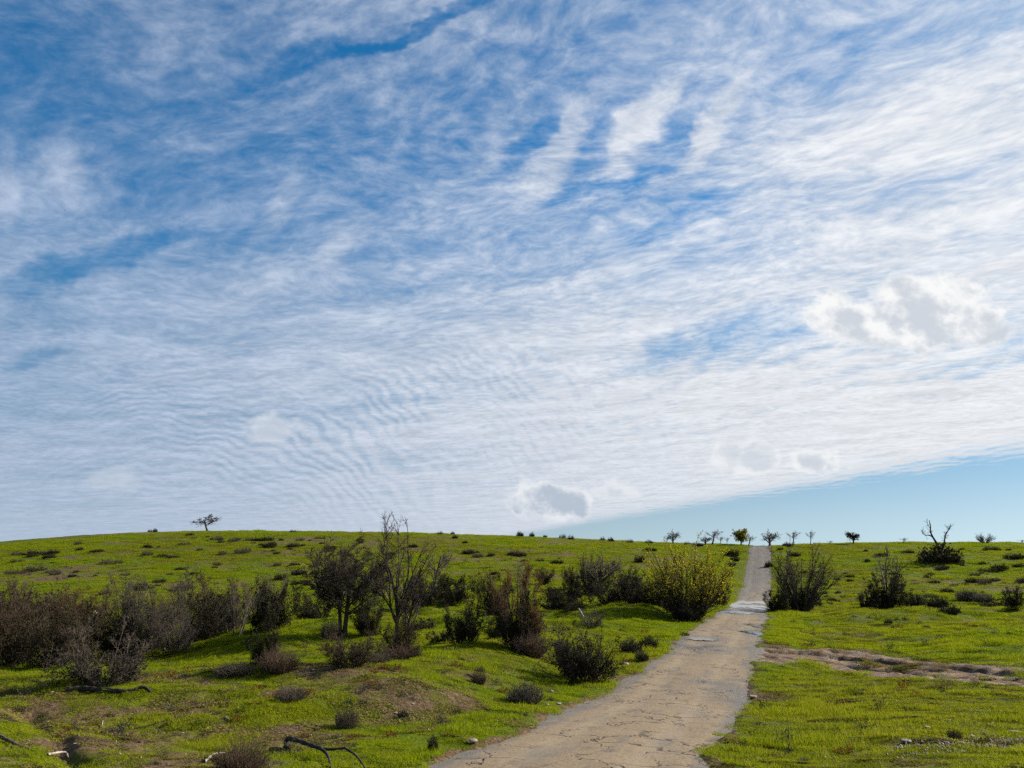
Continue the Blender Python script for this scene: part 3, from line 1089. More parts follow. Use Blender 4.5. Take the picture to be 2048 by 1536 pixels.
def tree(seed, trunkL, trunkR, levels, wm='bark', tm='bark', leaf=None, nleaf=0, lsize=0.06, lean=(0.05, 0, 1), wind=(0.25, 0, 0.0), nstem=1, stem_fan=0.2, split=2, spread=0.15, base_flare=True):
    rg = np.random.default_rng(seed)
    if nstem == 1:
        S, D, L, Rd = [[0, 0, -0.08]], [lean], [trunkL], [trunkR]
    else:
        S, D, L, Rd = stems_start(rg, nstem, spread, stem_fan, trunkL, trunkR, (lean[0], lean[1], 0))
    po = grow(rg, S, D, L, Rd, levels, wind)
    for p, r in po:
        p[..., 2] = np.maximum(p[..., 2], -0.08)
    if base_flare:
        po[0][1][:, 0] *= 1.5
    lq = None
    if leaf:
        pts = pick_points(rg, po[-2:], nleaf, 0.25)
        pts = pts[rg.uniform(0.0, 0.75, len(pts)) < pts[:, 2] / pts[:, 2].max()]
        lq = leaf_quads(rg, pts, lsize, lsize * 1.0)
    return Plant('tree', po[:split], po[split:], MT[wm], MT[tm], lq, MT[leaf] if leaf else None, ('trunk', 'crown', 'leaves'), 5)


def put_plant(name, plant, loc, h, w, rot=0.0, label=None, cat='shrub', group=None, extra=None):
    root = bpy.data.objects.new(name, None)
    col.objects.link(root)
    root.empty_display_size = 0.2
    root.location = (loc[0], loc[1], loc[2] - 0.03)
    root.scale = (w, w, h)
    root.rotation_euler = (0, 0, rot)
    tag(root, label, cat, group)
    last = root
    for pn, me in plant.parts:
        o = link(pn, me, last if pn == 'leaves' else root)
        last = o
    if extra:
        for pn, pl in extra:
            for i, (q, me) in enumerate(pl.parts):
                link(pn if len(pl.parts) == 1 else q, me, root)
    return root


def px_size(loc, px):
    return px / FPX * (loc[1] * CP + (loc[2] - CAMZ) * SP)


def G(u, v=None, d=None):
    if d is None:
        return hit(u, v)
    X = (u - 1024.0) / FPX * d * (CP + 0.0)
    z = float(ground_height(np.array([X]), np.array([float(d)]))[0])
    # keep the column of the photograph
    X = (u - 1024.0) / FPX * (d * CP + (z - CAMZ) * SP)
    z = float(ground_height(np.array([X]), np.array([float(d)]))[0])
    return np.array([X, d, z])


# =====================================================================
# PLANTS: the kinds
# =====================================================================
K = {}
K['bare1'] = shrub(1, 26, 1.1, 2.6, (11, 6), wm='bark_grey', tm='bark_grey', wig=0.13)
K['bare2'] = shrub(2, 30, 0.9, 2.8, (11, 6), wm='bark', tm='bark_grey', wig=0.11, wind=0.12)
K['bare3'] = shrub(3, 30, 1.2, 2.2, (11, 6), 'leaf_dark', 5000, 0.05, wm='bark', tm='bark_brown', wig=0.16, zlow=True)
K['pale'] = shrub(4, 30, 1.5, 2.0, (11, 6), 'leaf_dark', 4000, 0.045, wm='bark_grey', tm='bark_grey', wig=0.20, ang=48, zlow=True)
K['dense1'] = shrub(5, 28, 1.0, 2.4, (10, 6), 'leaf_dark', 7000, 0.056, wig=0.13)
K['dense2'] = shrub(6, 26, 1.25, 2.0, (10, 6), 'leaf_dark', 7000, 0.056, wig=0.15)
K['dense3'] = shrub(7, 28, 1.1, 2.6, (10, 6), 'leaf_dark', 7000, 0.056, tm='bark_brown', wig=0.12)
K['olive'] = shrub(8, 26, 1.0, 2.4, (9, 6), 'leaf_olive', 7000, 0.055, wig=0.12)
K['rust'] = shrub(9, 26, 0.75, 3.0, (10, 6), 'leaf_rust', 4500, 0.040, tm='bark_brown', wig=0.12)
K['yellow_small'] = shrub(10, 22, 0.9, 2.4, (9, 5), 'leaf_yellow', 2800, 0.045, wig=0.12)
K['fanbush'] = shrub(12, 38, 1.15, 2.3, (11, 6), 'leaf_dark', 7000, 0.048, wig=0.14, trop=0.10, lean=(0.05, 0, 0), zlow=True)
K['tuft1'] = tuft(20, 420, 0.6, 1.2, 'bark_grey', 'leaf_grey', 500, 0.035)
K['tuft2'] = tuft(21, 420, 0.7, 0.9, 'bark_brown')
K['tuft3'] = tuft(22, 360, 0.6, 1.3, 'bark', 'leaf_dark', 900, 0.045)
K['tuft4'] = tuft(23, 300, 0.6, 0.9, 'bark_grey', 'leaf_olive', 400, 0.035)
K['scrub1'] = tuft(24, 160, 0.5, 1.9, 'bark', 'leaf_dark', 900, 0.06)
K['scrub2'] = tuft(25, 160, 0.5, 1.5, 'bark', 'leaf_dark', 700, 0.06)
K['scrub3'] = tuft(26, 170, 0.5, 2.1, 'bark_brown', 'leaf_grey', 500, 0.05)

# trees
K['round_tree'] = tree(30, 1.7, 0.11, [
    dict(seg=5, wig=0.05, kids=17, t0=0.32, ang=58, lr=1.65, rr=0.42, tip=0.7),
    dict(seg=7, wig=0.10, trop=0.05, wind=0.06, kids=13, t0=0.12, ang=42, lr=0.46, rr=0.52, tip=0.25, rmin=0.012),
    dict(seg=5, wig=0.14, trop=0.05, wind=0.16, kids=9, t0=0.10, ang=38, lr=0.48, rr=0.6, tip=0.35, rmin=0.008),
    dict(seg=3, wig=0.16, trop=0.03, wind=0.20, kids=3, t0=0.15, ang=36, lr=0.55, rr=0.7, tip=0.5, rmin=0.006),
    dict(seg=2, wig=0.16, tip=0.6)], nstem=2, stem_fan=0.30, lean=(0.0, 0, 1), leaf='leaf_dark', nleaf=1600, lsize=0.035)
K['tall_tree'] = tree(31, 3.6, 0.080, [
    dict(seg=7, wig=0.085, trop=0.03, kids=11, t0=0.30, ang=27, lr=0.95, rr=0.55, tip=0.45),
    dict(seg=9, wig=0.085, trop=0.075, kids=13, t0=0.12, ang=30, lr=0.36, rr=0.5, tip=0.25, rmin=0.012),
    dict(seg=5, wig=0.15, trop=0.07, kids=5, t0=0.2, ang=36, lr=0.40, rr=0.6, tip=0.4, rmin=0.009),
    dict(seg=3, wig=0.16, tip=0.6)], nstem=3, stem_fan=0.34, lean=(0.03, 0, 1), wind=(0.05, 0, 0), spread=0.25)
K['yellow_tree'] = tree(32, 4.2, 0.06, [
    dict(seg=8, wig=0.055, trop=0.035, kids=11, t0=0.15, ang=26, lr=0.42, rr=0.55, tip=0.25, rmin=0.012),
    dict(seg=5, wig=0.10, trop=0.06, kids=6, t0=0.15, ang=28, lr=0.50, rr=0.6, tip=0.35, rmin=0.008),
    dict(seg=4, wig=0.12, trop=0.05, tip=0.5)], nstem=46, stem_fan=1.3, lean=(0.05, 0, 1), leaf='leaf_yellow', nleaf=20000, lsize=0.055, split=1, spread=0.4, wind=(0.05, 0, 0))
K['fan_tree'] = tree(33, 4.0, 0.055, [
    dict(seg=8, wig=0.06, trop=0.02, wind=0.08, kids=10, t0=0.2, ang=30, lr=0.42, rr=0.55, tip=0.25, rmin=0.012),
    dict(seg=5, wig=0.10, trop=0.05, wind=0.10, kids=6, t0=0.15, ang=32, lr=0.48, rr=0.6, tip=0.35, rmin=0.009),
    dict(seg=3, wig=0.13, trop=0.04, wind=0.1, kids=2, t0=0.15, ang=34, lr=0.6, rr=0.7, tip=0.5, rmin=0.007),
    dict(seg=2, wig=0.13, trop=0.04, wind=0.1, tip=0.5)], nstem=26, stem_fan=0.95, lean=(0.12, 0, 1), split=1, spread=0.3, tm='bark', leaf='leaf_olive', nleaf=700, lsize=0.05)
K['spindly_tree'] = tree(34, 3.4, 0.06, [
    dict(seg=7, wig=0.08, trop=0.05, kids=9, t0=0.3, ang=30, lr=0.55, rr=0.55, tip=0.35, rmin=0.015),
    dict(seg=5, wig=0.12, trop=0.08, kids=7, t0=0.15, ang=30, lr=0.5, rr=0.6, tip=0.35, rmin=0.010),
    dict(seg=4, wig=0.13, trop=0.05, tip=0.5)], nstem=4, stem_fan=0.3, split=1, wm='bark_grey', tm='bark_grey', wind=(0, 0, 0))
K['rust_tree'] = tree(35, 2.6, 0.07, [
    dict(seg=6, wig=0.07, kids=12, t0=0.15, ang=38, lr=0.8, rr=0.5, tip=0.5),
    dict(seg=6, wig=0.11, trop=0.06, kids=8, t0=0.15, ang=32, lr=0.5, rr=0.55, tip=0.3, rmin=0.012),
    dict(seg=4, wig=0.14, trop=0.05, kids=5, t0=0.15, ang=34, lr=0.5, rr=0.6, tip=0.4, rmin=0.008),
    dict(seg=3, wig=0.16, tip=0.6)], nstem=6, stem_fan=0.75, tm='bark_brown', leaf='leaf_rust', nleaf=7000, lsize=0.042)
K['wind_tree'] = tree(36, 1.9, 0.10, [
    dict(seg=6, wig=0.10, kids=14, t0=0.45, ang=58, lr=0.95, rr=0.45, tip=0.6),
    dict(seg=6, wig=0.13, trop=0.03, wind=0.06, kids=10, t0=0.2, ang=42, lr=0.5, rr=0.55, tip=0.3, rmin=0.020),
    dict(seg=4, wig=0.16, wind=0.10, kids=6, t0=0.15, ang=38, lr=0.5, rr=0.6, tip=0.4, rmin=0.015),
    dict(seg=3, wig=0.18, tip=0.6)], lean=(-0.12, 0, 1), wind=(0.35, 0, 0.0))
K['ridge_round'] = tree(37, 1.3, 0.09, [
    dict(seg=4, wig=0.08, kids=9, t0=0.3, ang=50, lr=1.3, rr=0.5, tip=0.6),
    dict(seg=5, wig=0.12, trop=0.05, kids=8, t0=0.2, ang=38, lr=0.5, rr=0.55, tip=0.3, rmin=0.011),
    dict(seg=4, wig=0.15, trop=0.03, kids=5, t0=0.15, ang=36, lr=0.5, rr=0.6, tip=0.4, rmin=0.010),
    dict(seg=2, wig=0.18, tip=0.6)], nstem=2, stem_fan=0.3, wm='bark_grey', tm='bark_grey')
K['ridge_sparse'] = tree(38, 1.9, 0.07, [
    dict(seg=5, wig=0.09, kids=10, t0=0.30, ang=44, lr=0.8, rr=0.5, tip=0.5),
    dict(seg=5, wig=0.14, trop=0.05, kids=8, t0=0.2, ang=36, lr=0.5, rr=0.55, tip=0.3, rmin=0.011),
    dict(seg=4, wig=0.17, trop=0.03, kids=3, t0=0.15, ang=36, lr=0.5, rr=0.6, tip=0.4, rmin=0.011),
    dict(seg=2, wig=0.18, tip=0.6)], wm='bark_grey', tm='bark_grey')
K['ridge_dark'] = tree(39, 1.1, 0.09, [
    dict(seg=4, wig=0.06, kids=12, t0=0.35, ang=52, lr=0.95, rr=0.55, tip=0.6),
    dict(seg=5, wig=0.12, trop=0.05, kids=9, t0=0.15, ang=38, lr=0.5, rr=0.55, tip=0.3, rmin=0.022),
    dict(seg=3, wig=0.15, trop=0.03, tip=0.5)], leaf='leaf_dark', nleaf=700, lsize=0.10)
K['ridge_leafy'] = tree(40, 1.4, 0.08, [
    dict(seg=4, wig=0.08, kids=12, t0=0.2, ang=48, lr=0.85, rr=0.6, tip=0.6),
    dict(seg=5, wig=0.12, trop=0.05, kids=8, t0=0.2, ang=36, lr=0.5, rr=0.55, tip=0.3, rmin=0.022),
    dict(seg=3, wig=0.15, tip=0.5)], leaf='leaf_crest', nleaf=1200, lsize=0.14)


def dead_tree():
    rg = np.random.default_rng(50)
    main = np.array([[0.1, 0, -0.1], [0.0, 0, 0.8], [-0.15, 0.05, 1.7], [-0.45, 0.1, 2.6], [-0.95, 0.1, 3.5], [-1.25, 0.05, 4.2], [-1.15, 0, 4.9], [-1.25, -0.05, 5.8]])
    right = np.array([[0.0, 0, 1.3], [0.45, -0.05, 2.1], [0.75, 0, 2.9], [1.0, 0.05, 3.7], [1.45, 0, 4.3], [1.95, 0, 4.9]])
    left = np.array([[-1.0, 0.1, 3.55], [-1.5, 0.05, 3.75], [-2.1, 0, 3.7], [-2.5, 0, 3.95], [-2.6, 0, 4.4]])
    loop = np.array([[-0.2, 0.05, 1.7], [0.1, 0.0, 2.25], [0.0, -0.05, 2.6], [-0.35, 0, 2.45]])
    fallen = np.array([[0.3, 0.05, 1.4], [0.9, 0.1, 1.2], [1.5, 0.1, 0.8], [1.9, 0.1, 0.35], [2.1, 0.1, 0.0]])
    up2 = np.array([[-1.15, 0.05, 4.6], [-1.5, 0.05, 5.1], [-1.6, 0, 5.6]])

    def taper(a, b, n):
        return np.linspace(a, b, n)[None]
    wood = [(main[None], np.array([[0.34, 0.30, 0.24, 0.17, 0.13, 0.11, 0.08, 0.05]])), (right[None], taper(0.15, 0.05, 6)), (left[None], taper(0.08, 0.03, 5)),
            (loop[None], taper(0.11, 0.05, 4)), (fallen[None], taper(0.13, 0.06, 5)), (up2[None], taper(0.05, 0.02, 3))]
    tw = []
    for pl, n in ((right[2:], 26), (left[1:], 9), (main[4:], 8), (up2, 6)):
        i = rg.integers(0, len(pl) - 1, n)
        f = rg.uniform(0, 1, (n, 1))
        S = pl[i] * (1 - f) + pl[i + 1] * f
        D = rg.normal(0, 0.8, (n, 3)) + UP * 0.7 + np.array([0.15, 0, 0])
        tw += grow(rg, S, D, rg.uniform(0.4, 1.0, n), np.full(n, 0.030), [dict(seg=4, wig=0.2, trop=0.08, kids=3, t0=0.3, ang=40, lr=0.5, rr=0.7, tip=0.5, rmin=0.018), dict(seg=3, wig=0.2, tip=0.6)])
    return Plant('dead_tree', wood, tw, MT['bark'], MT['bark'], None, None, ('trunk', 'crown', 'leaves'), 7)


K['dead_tree'] = dead_tree()

# =====================================================================
# PLANTS: each one where it stands  (kind, column, foot row or -distance, height px, width px, label, category, group)
# =====================================================================
TREES = [
    ('round_tree', 'bare_tree', 690, 1275, 178, 165, 'dark round-crowned bare tree with forked trunk in the grassy hollow', 'tree'),
    ('tall_tree', 'bare_tree', 800, 1304, 268, 135, 'tall slender bare tree whose upper twigs reach above the skyline', 'tree'),
    ('yellow_tree', 'yellow_leafed_tree', 1376, 1240, 144, 164, 'fan-shaped tree with yellow-green leaves beside the road', 'tree'),
    ('fan_tree', 'bare_tree', 1612, -72, 134, 140, 'wind-swept bare tree with many stems to the right of the road', 'tree'),
    ('spindly_tree', 'bare_tree', 1785, -74, 128, 62, 'grey spindly bare tree rising out of a dark bush', 'tree'),
    ('dead_tree', 'dead_tree', 1884, 1124, 84, 62, 'gnarled dead tree with twisted limbs on the right ridge', 'tree'),
    ('wind_tree', 'lone_tree', 410, -184, 33, 50, 'lone flat-topped bare tree on the crest of the left hill', 'tree'),
    ('rust_tree', 'rusty_leafed_tree', 1035, 1300, 165, 112, 'tree with sparse rusty brown leaves and dark twigs above the bank', 'tree'),
    ('ridge_round', 'bare_tree', 1205, -86, 82, 82, 'bushy bare tree on the slope behind the dark thicket', 'tree'),
    ('fan_tree', 'bare_tree', 1178, -88, 76, 50, 'slim many-stemmed bare tree on the slope behind the dark thicket', 'tree'),
    ('spindly_tree', 'bare_tree', 1045, -62, 110, 44, 'pale spindly bare tree showing behind the rusty-leafed tree', 'tree'),
    ('ridge_sparse', 'bare_tree', 868, -80, 95, 66, 'thin dark bare tree behind the tall slender tree', 'tree'),
    ('spindly_tree', 'bare_tree', 484, -46, 118, 74, 'pale-stemmed bare tree at the right end of the left thicket', 'tree'),
    # skyline, from the middle to the right edge
    ('ridge_round', 'bare_tree', 1347, -166, 29, 26, 'bushy bare tree on the skyline above the yellow-leafed tree', 'tree'),
    ('ridge_sparse', 'bare_tree', 1334, -166, 17, 16, 'smaller bare tree just left of the bushy skyline tree', 'tree'),
    ('ridge_sparse', 'bare_tree', 1427, -160, 30, 34, 'tallest bare tree in the skyline scrub left of the road crest', 'tree'),
    ('ridge_round', 'bare_tree', 1412, -160, 18, 28, 'spreading bare sapling in the skyline scrub left of the road crest', 'tree'),
    ('ridge_sparse', 'bare_tree', 1441, -160, 17, 16, 'short bare sapling between the skyline scrub and the leafy crest tree', 'tree'),
    ('ridge_sparse', 'bare_tree', 1454, -159, 16, 10, 'thin sapling nearest the leafy tree at the road crest', 'tree'),
    ('ridge_leafy', 'leafy_tree', 1483, -158, 31, 25, 'small yellow-green leafy tree at the left of the road crest', 'tree'),
    ('ridge_sparse', 'bare_tree', 1499, -158, 20, 26, 'bare leaning sapling right beside the leafy crest tree', 'tree'),
    ('ridge_round', 'bare_tree', 1541, -155, 33, 36, 'rounded bare tree at the right of the road crest', 'tree'),
    ('ridge_sparse', 'bare_tree', 1587, -157, 30, 26, 'airy bare tree, second to the right of the road crest', 'tree'),
    ('ridge_sparse', 'bare_tree', 1622, 1092, 32, 18, 'narrow bare tree with a dark foot, third to the right of the road crest', 'tree'),
    ('ridge_dark', 'bare_tree', 1707, -156, 23, 24, 'dense dark little tree alone on the right skyline', 'tree'),
    ('ridge_sparse', 'bare_tree', 1808, -157, 13, 16, 'tiny bare tree on the skyline left of the gnarled dead tree', 'tree'),
    ('fan_tree', 'bare_tree', 1972, -158, 21, 40, 'low spreading bare tree on the skyline right of the dead tree', 'tree'),
    ('ridge_sparse', 'bare_tree', 1660, -156, 9, 12, 'tiny bush-like sapling on the skyline between two bare trees', 'tree'),
    ('ridge_sparse', 'bare_tree', 2044, -158, 7, 16, 'tiny bare sapling at the right end of the skyline', 'tree'),
]
for (k, nm, u, v, hp, wp, lab, cat) in TREES:
    g = G(u, v) if v > 0 else G(u, d=-v)
    h, w = px_size(g, hp), px_size(g, wp)
    rot = 0.0
    pl = K[k]
    loc = g.copy()
    if nm != 'dead_tree':
        loc[0] -= pl.cx * w * 0.55
    put_plant(nm, pl, loc, h, w, rot, lab, cat, 'bare trees on the skyline' if g[1] > 140 and k != 'wind_tree' else None)

SHRUBS = [
    # left thicket, front to back
    ('pale', 200, 1366, 118, 185, 'big tangle of pale bare twigs in front of the left thicket'),
    ('dense3', 100, 1334, 120, 150, 'dark shrub with olive top behind the pale tangle of twigs'),
    ('bare3', 18, 1334, 150, 130, 'purplish brown bare shrub cut by the left edge of the picture'),
    ('bare1', 345, 1305, 95, 130, 'grey bare shrub at the right front of the left thicket'),
    ('bare2', 285, 1310, 160, 175, 'tallest grey bare shrub in the left thicket'),
    ('rust', 175, -43, 140, 120, 'shrub with rusty orange leaves in the left thicket'),
    ('dense1', 230, -41, 100, 130, 'dark leafy shrub under the tallest grey shrub'),
    ('bare3', 60, -48, 130, 130, 'brown bare shrub behind the one at the left edge'),
    ('dense2', 20, -54, 90, 110, 'dark shrub far back at the left edge of the thicket'),
    ('yellow_small', 333, -56, 92, 72, 'shrub with yellowish olive leaves behind the tallest grey shrub'),
    ('dense1', 400, -47, 92, 105, 'dark shrub with bare grey top left of the pale-stemmed tree'),
    ('bare3', 425, -56, 110, 120, 'brown feathery bare shrub behind the pale-stemmed tree'),
    ('dense2', 540, -49, 92, 95, 'dark rounded shrub right of the pale-stemmed tree'),
    ('bare1', 455, -50, 80, 90, 'grey bare shrub between the dark shrub and the pale-stemmed tree'),
    ('bare2', 540, -60, 92, 70, 'grey upright bare shrub behind the dark rounded shrub'),
    ('dense1', 625, -55, 55, 80, 'low dark shrub left of the round-crowned tree'),
    ('dense3', 120, -58, 80, 110, 'dark shrub at the back of the left thicket'),
    # middle
    ('dense1', 735, 1272, 72, 66, 'dark shrub at the right foot of the round-crowned tree'),
    ('tuft4', 660, 1276, 34, 40, 'thin twiggy sapling left of the round-crowned tree trunk'),
    ('dense3', 800, 1312, 78, 84, 'twisted leafy undergrowth round the foot of the tall slender tree'),
    ('tuft2', 800, 1318, 34, 88, 'dry brown growth below the tall slender tree'),
    ('bare3', 700, 1332, 66, 116, 'brown spreading low shrub on the crest of the bank'),
    ('tuft1', 758, 1327, 26, 50, 'pale dry clump between the brown low shrub and the tall tree'),
    ('dense2', 528, 1328, 66, 62, 'small dark shrub behind the dry brown dome'),
    ('tuft2', 556, 1345, 50, 82, 'dry brown dome-shaped shrub on the crest of the bank'),
    ('tuft1', 470, 1350, 26, 76, 'flat greyish dry clump left of the brown dome'),
    ('dense1', 925, 1290, 84, 84, 'dark dense shrub left of the rusty-leafed tree'),
    ('dense2', 880, 1290, 28, 50, 'low dark shrub at the left foot of the dense one'),
    ('dense3', 985, -58, 92, 78, 'dark upright shrub behind the rusty-leafed tree'),
    ('olive', 1000, 1282, 56, 62, 'olive green rounded shrub below the rusty-leafed tree'),
    ('dense1', 1034, 1300, 104, 96, 'dark bush wrapped round the stems of the rusty-leafed tree'),
    ('tuft2', 1062, 1312, 50, 78, 'dry brown bush right of the rusty-leafed tree'),
    ('dense2', 905, -72, 56, 84, 'dark shrub on the slope behind the tall slender tree'),
    ('dense1', 850, -66, 60, 70, 'dark shrub just right of the tall slender tree'),
    ('scrub1', 845, 1262, 22, 52, 'low dark bush on the grass right of the tall slender tree'),
    ('fanbush', 1172, 1364, 112, 142, 'large dark twiggy bush casting a long shadow left of the road'),
    ('dense2', 1130, -58, 48, 100, 'dark spreading shrub in the hollow behind the large twiggy bush'),
    ('bare1', 1182, 1254, 42, 60, 'brown bare shrub with a pale broken stem in the hollow'),
    ('dense1', 1235, -66, 66, 100, 'dark thicket shrub left of the yellow-leafed tree'),
    ('dense2', 1300, -64, 68, 96, 'dark thicket shrub touching the yellow-leafed tree'),
    ('dense3', 1268, -72, 74, 90, 'dark shrub at the back of the thicket left of the yellow tree'),
    ('dense1', 1378, 1244, 50, 88, 'dark bush round the foot of the yellow-leafed tree'),
    ('dense2', 1432, 1212, 52, 56, 'dark shrub between the yellow-leafed tree and the road'),
    ('dense1', 1090, 1168, 30, 40, 'round dark shrub on the slope, leftmost of the small ones'),
    ('dense3', 1142, 1178, 44, 40, 'upright dark shrub on the slope left of the bare trees'),
    ('dense2', 1148, 1200, 40, 38, 'dark shrub below the upright one on the slope'),
    ('dense2', 1112, 1200, 26, 40, 'low dark shrub left of the one on the lower slope'),
    ('dense1', 1192, -84, 42, 70, 'dark shrub round the foot of the two bare trees on the slope'),
    ('tuft3', 1262, 1308, 32, 46, 'rounded dark clump, largest of three on the grass by the road'),
    ('tuft3', 1298, 1299, 27, 36, 'dark clump, nearest the road of three on the grass'),
    ('tuft3', 1284, 1321, 20, 28, 'smallest and lowest of three dark clumps by the road'),
    ('tuft1', 1050, 1408, 44, 74, 'greyish twiggy clump on the grass left of the road'),
    ('tuft2', 957, 1370, 32, 32, 'small brown weed on the bank above the greyish clump'),
    ('tuft4', 692, 1458, 42, 46, 'sparse brown weed in the middle of the bank'),
    ('tuft1', 582, 1402, 32, 64, 'flat greyish weed patch on the upper bank'),
    ('tuft2', 478, 1545, 66, 112, 'brown twiggy clump at the bottom of the bank'),
    ('tuft3', 866, 1506, 38, 22, 'small upright leafy plant near the road edge'),
    ('tuft3', 806, 1438, 20, 22, 'tiny dark plant next to a pale stone on the bank'),
    ('tuft1', 1120, 1300, 22, 36, 'pale dry tuft behind the large twiggy bush'),
    ('scrub2', 1370, 1274, 10, 18, 'tiny dark weed on the verge left of the puddle'),
    # right
    ('dense1', 1596, -73, 44, 80, 'dark bush round the foot of the wind-swept tree'),
    ('dense2', 1556, -69, 42, 50, 'dark bush at the right road edge beside the wind-swept tree'),
    ('dense1', 1778, -73, 72, 92, 'large dark bush under the grey spindly tree'),
    ('dense2', 1826, -84, 26, 38, 'low dark bush right of the large one under the spindly tree'),
    ('dense2', 1738, -83, 30, 44, 'low greyish bush left of the large one under the spindly tree'),
    ('scrub1', 1880, 1126, 34, 76, 'dark mound of scrub round the foot of the dead tree'),
    ('scrub1', 1574, -151, 8, 18, 'dark scrub on the verge just right of the road crest'),
    ('scrub1', 1538, 1135, 12, 16, 'small dark bush on the right verge halfway up the climb'),
    ('tuft3', 1876, 1218, 26, 46, 'grey-green clump on the fold of ground right of the large bush'),
    ('scrub2', 1900, 1226, 16, 36, 'low dark clump below the grey-green one'),
    ('dense1', 2030, 1219, 44, 44, 'dark bush near the right edge of the picture'),
    ('tuft1', 1934, 1203, 24, 44, 'grey clump, leftmost of a loose row on the right slope'),
    ('tuft1', 1968, 1207, 22, 40, 'grey clump in the middle of the loose row on the right slope'),
    ('scrub2', 1990, 1216, 15, 46, 'dark flat clump below the loose row on the right slope'),
    ('tuft4', 1838, 1209, 17, 30, 'small twiggy clump at the right foot of the large bush'),
    ('tuft3', 1777, 1249, 11, 17, 'small dark clump alone on the bright green field'),
    ('scrub2', 1883, 1266, 5, 12, 'tiny dark weed on the green field, right of the small clump'),
    ('tuft4', 1786, 1258, 8, 7, 'tiny weed right beside the small dark clump on the field'),
    ('tuft4', 1852, 1256, 6, 16, 'tiny flat weed further right on the green field'),
    ('tuft4', 1910, 1478, 22, 28, 'leafy dark weed in the right foreground grass'),
    ('tuft4', 1607, 1528, 16, 24, 'dark weed low in the right foreground near the road'),
]
for i, (k, u, v, hp, wp, lab) in enumerate(SHRUBS):
    g = G(u, v) if v > 0 else G(u, d=-v)
    h, w = px_size(g, hp), px_size(g, wp)
    pl = K[k]
    rot = random.Random(i).uniform(-0.5, 0.5) + (math.pi if i % 2 else 0)
    loc = g.copy()
    loc[0] -= pl.cx * w * 0.6 * math.cos(rot)
    nm = {'t': 'dry_clump', 's': 'scrub_clump'}.get(k[0], 'shrub') if k not in ('shrub',) else 'shrub'
    cat = {'dry_clump': 'clump', 'scrub_clump': 'bush'}.get(nm, 'shrub')
    put_plant(nm, pl, loc, h, w, rot, lab, cat)

# scrub dotted over the hillsides: the large ones by measurement, small ones strewn among them
rs = random.Random(5)
SCRUB = [(485, 1107, 12, 32), (445, 1109, 7, 16), (65, 1109, 8, 20), (35, 1110, 6, 22), (84, 1108, 5, 14), (70, 1142, 11, 44), (105, 1146, 8, 26), (35, 1125, 5, 26),
         (30, 1148, 9, 40), (155, 1089, 7, 16), (160, 1101, 6, 14), (195, 1105, 6, 28), (225, 1127, 8, 48), (295, 1111, 9, 22), (345, 1116, 5, 24), (325, 1114, 5, 20),
         (245, 1142, 4, 22), (300, 1064, 5, 10), (310, 1064, 6, 8), (370, 1090, 5, 26), (380, 1072, 5, 16), (500, 1082, 7, 20), (515, 1082, 6, 18), (585, 1065, 5, 16), (600, 1082, 6, 18),
         (590, 1093, 7, 28), (640, 1078, 5, 22), (720, 1083, 6, 14), (722, 1086, 7, 12), (595, 1150, 10, 24), (560, 1160, 12, 22), (340, 1150, 5, 16), (360, 1140, 5, 18), (435, 1131, 7, 18),
         (390, 1150, 6, 20), (250, 1152, 7, 20), (210, 1190, 12, 24), (280, 1180, 10, 30), (365, 1182, 14, 22), (590, 1132, 6, 22), (555, 1131, 7, 16), (910, 1077, 6, 12), (1040, 1073, 9, 14),
         (1064, 1073, 8, 10), (1125, 1077, 8, 14), (1142, 1079, 8, 14), (1205, 1081, 7, 10), (1222, 1083, 7, 12), (1260, 1085, 6, 14), (1298, 1087, 6, 14), (1090, 1074, 5, 8),
         (930, 1087, 5, 10), (1300, 1102, 6, 24), (1280, 1124, 12, 20), (880, 1069, 6, 12), (905, 1069, 5, 8), (1375, 1090, 6, 14), (1390, 1091, 6, 14), (1400, 1092, 5, 14)]
SCRUB2 = [(1465, 1112, 12, 26), (1462, 1132, 9, 22), (1455, 1150, 10, 26), (1470, 1122, 8, 18), (1545, 1104, 8, 18), (1560, 1101, 6, 12), (1590, 1112, 6, 22), (1816, 1106, 5, 22), (1732, 1103, 4, 8),
          (1735, 1124, 6, 10), (1925, 1100, 4, 10), (1970, 1101, 4, 10), (2030, 1118, 10, 34), (1920, 1132, 5, 16), (2000, 1140, 10, 30), (1995, 1143, 8, 24), (1965, 1128, 5, 14), (2040, 1135, 7, 24),
          (1950, 1152, 7, 22), (1862, 1150, 5, 12), (1945, 1165, 8, 24), (1970, 1168, 12, 26), (1990, 1162, 7, 20), (1870, 1166, 5, 20), (1895, 1186, 9, 22), (2018, 1188, 8, 26), (1860, 1196, 9, 28),
          (1745, 1175, 4, 20), (1700, 1163, 5, 14), (1830, 1170, 5, 18), (1910, 1172, 5, 18), (2044, 1165, 9, 22), (1645, 1170, 5, 14), (1675, 1160, 4, 12)]
for lst, u0, u1, v0, v1, nc in ((SCRUB, 0, 1290, 1068, 1185, 24), (SCRUB2, 1545, 2048, 1100, 1205, 16)):
    for _ in range(nc):                                     # scrub grows in loose patches
        cu, cv, su = rs.uniform(u0, u1), rs.uniform(v0, v1), rs.uniform(10, 55)
        for _ in range(rs.choice([1, 2, 3, 4, 6, 8])):
            big = rs.random() ** 2
            lst.append((cu + rs.gauss(0, su), min(max(cv + rs.gauss(0, 5), v0), v1 + 8), 2.5 + 6 * big, 6 + 20 * big))
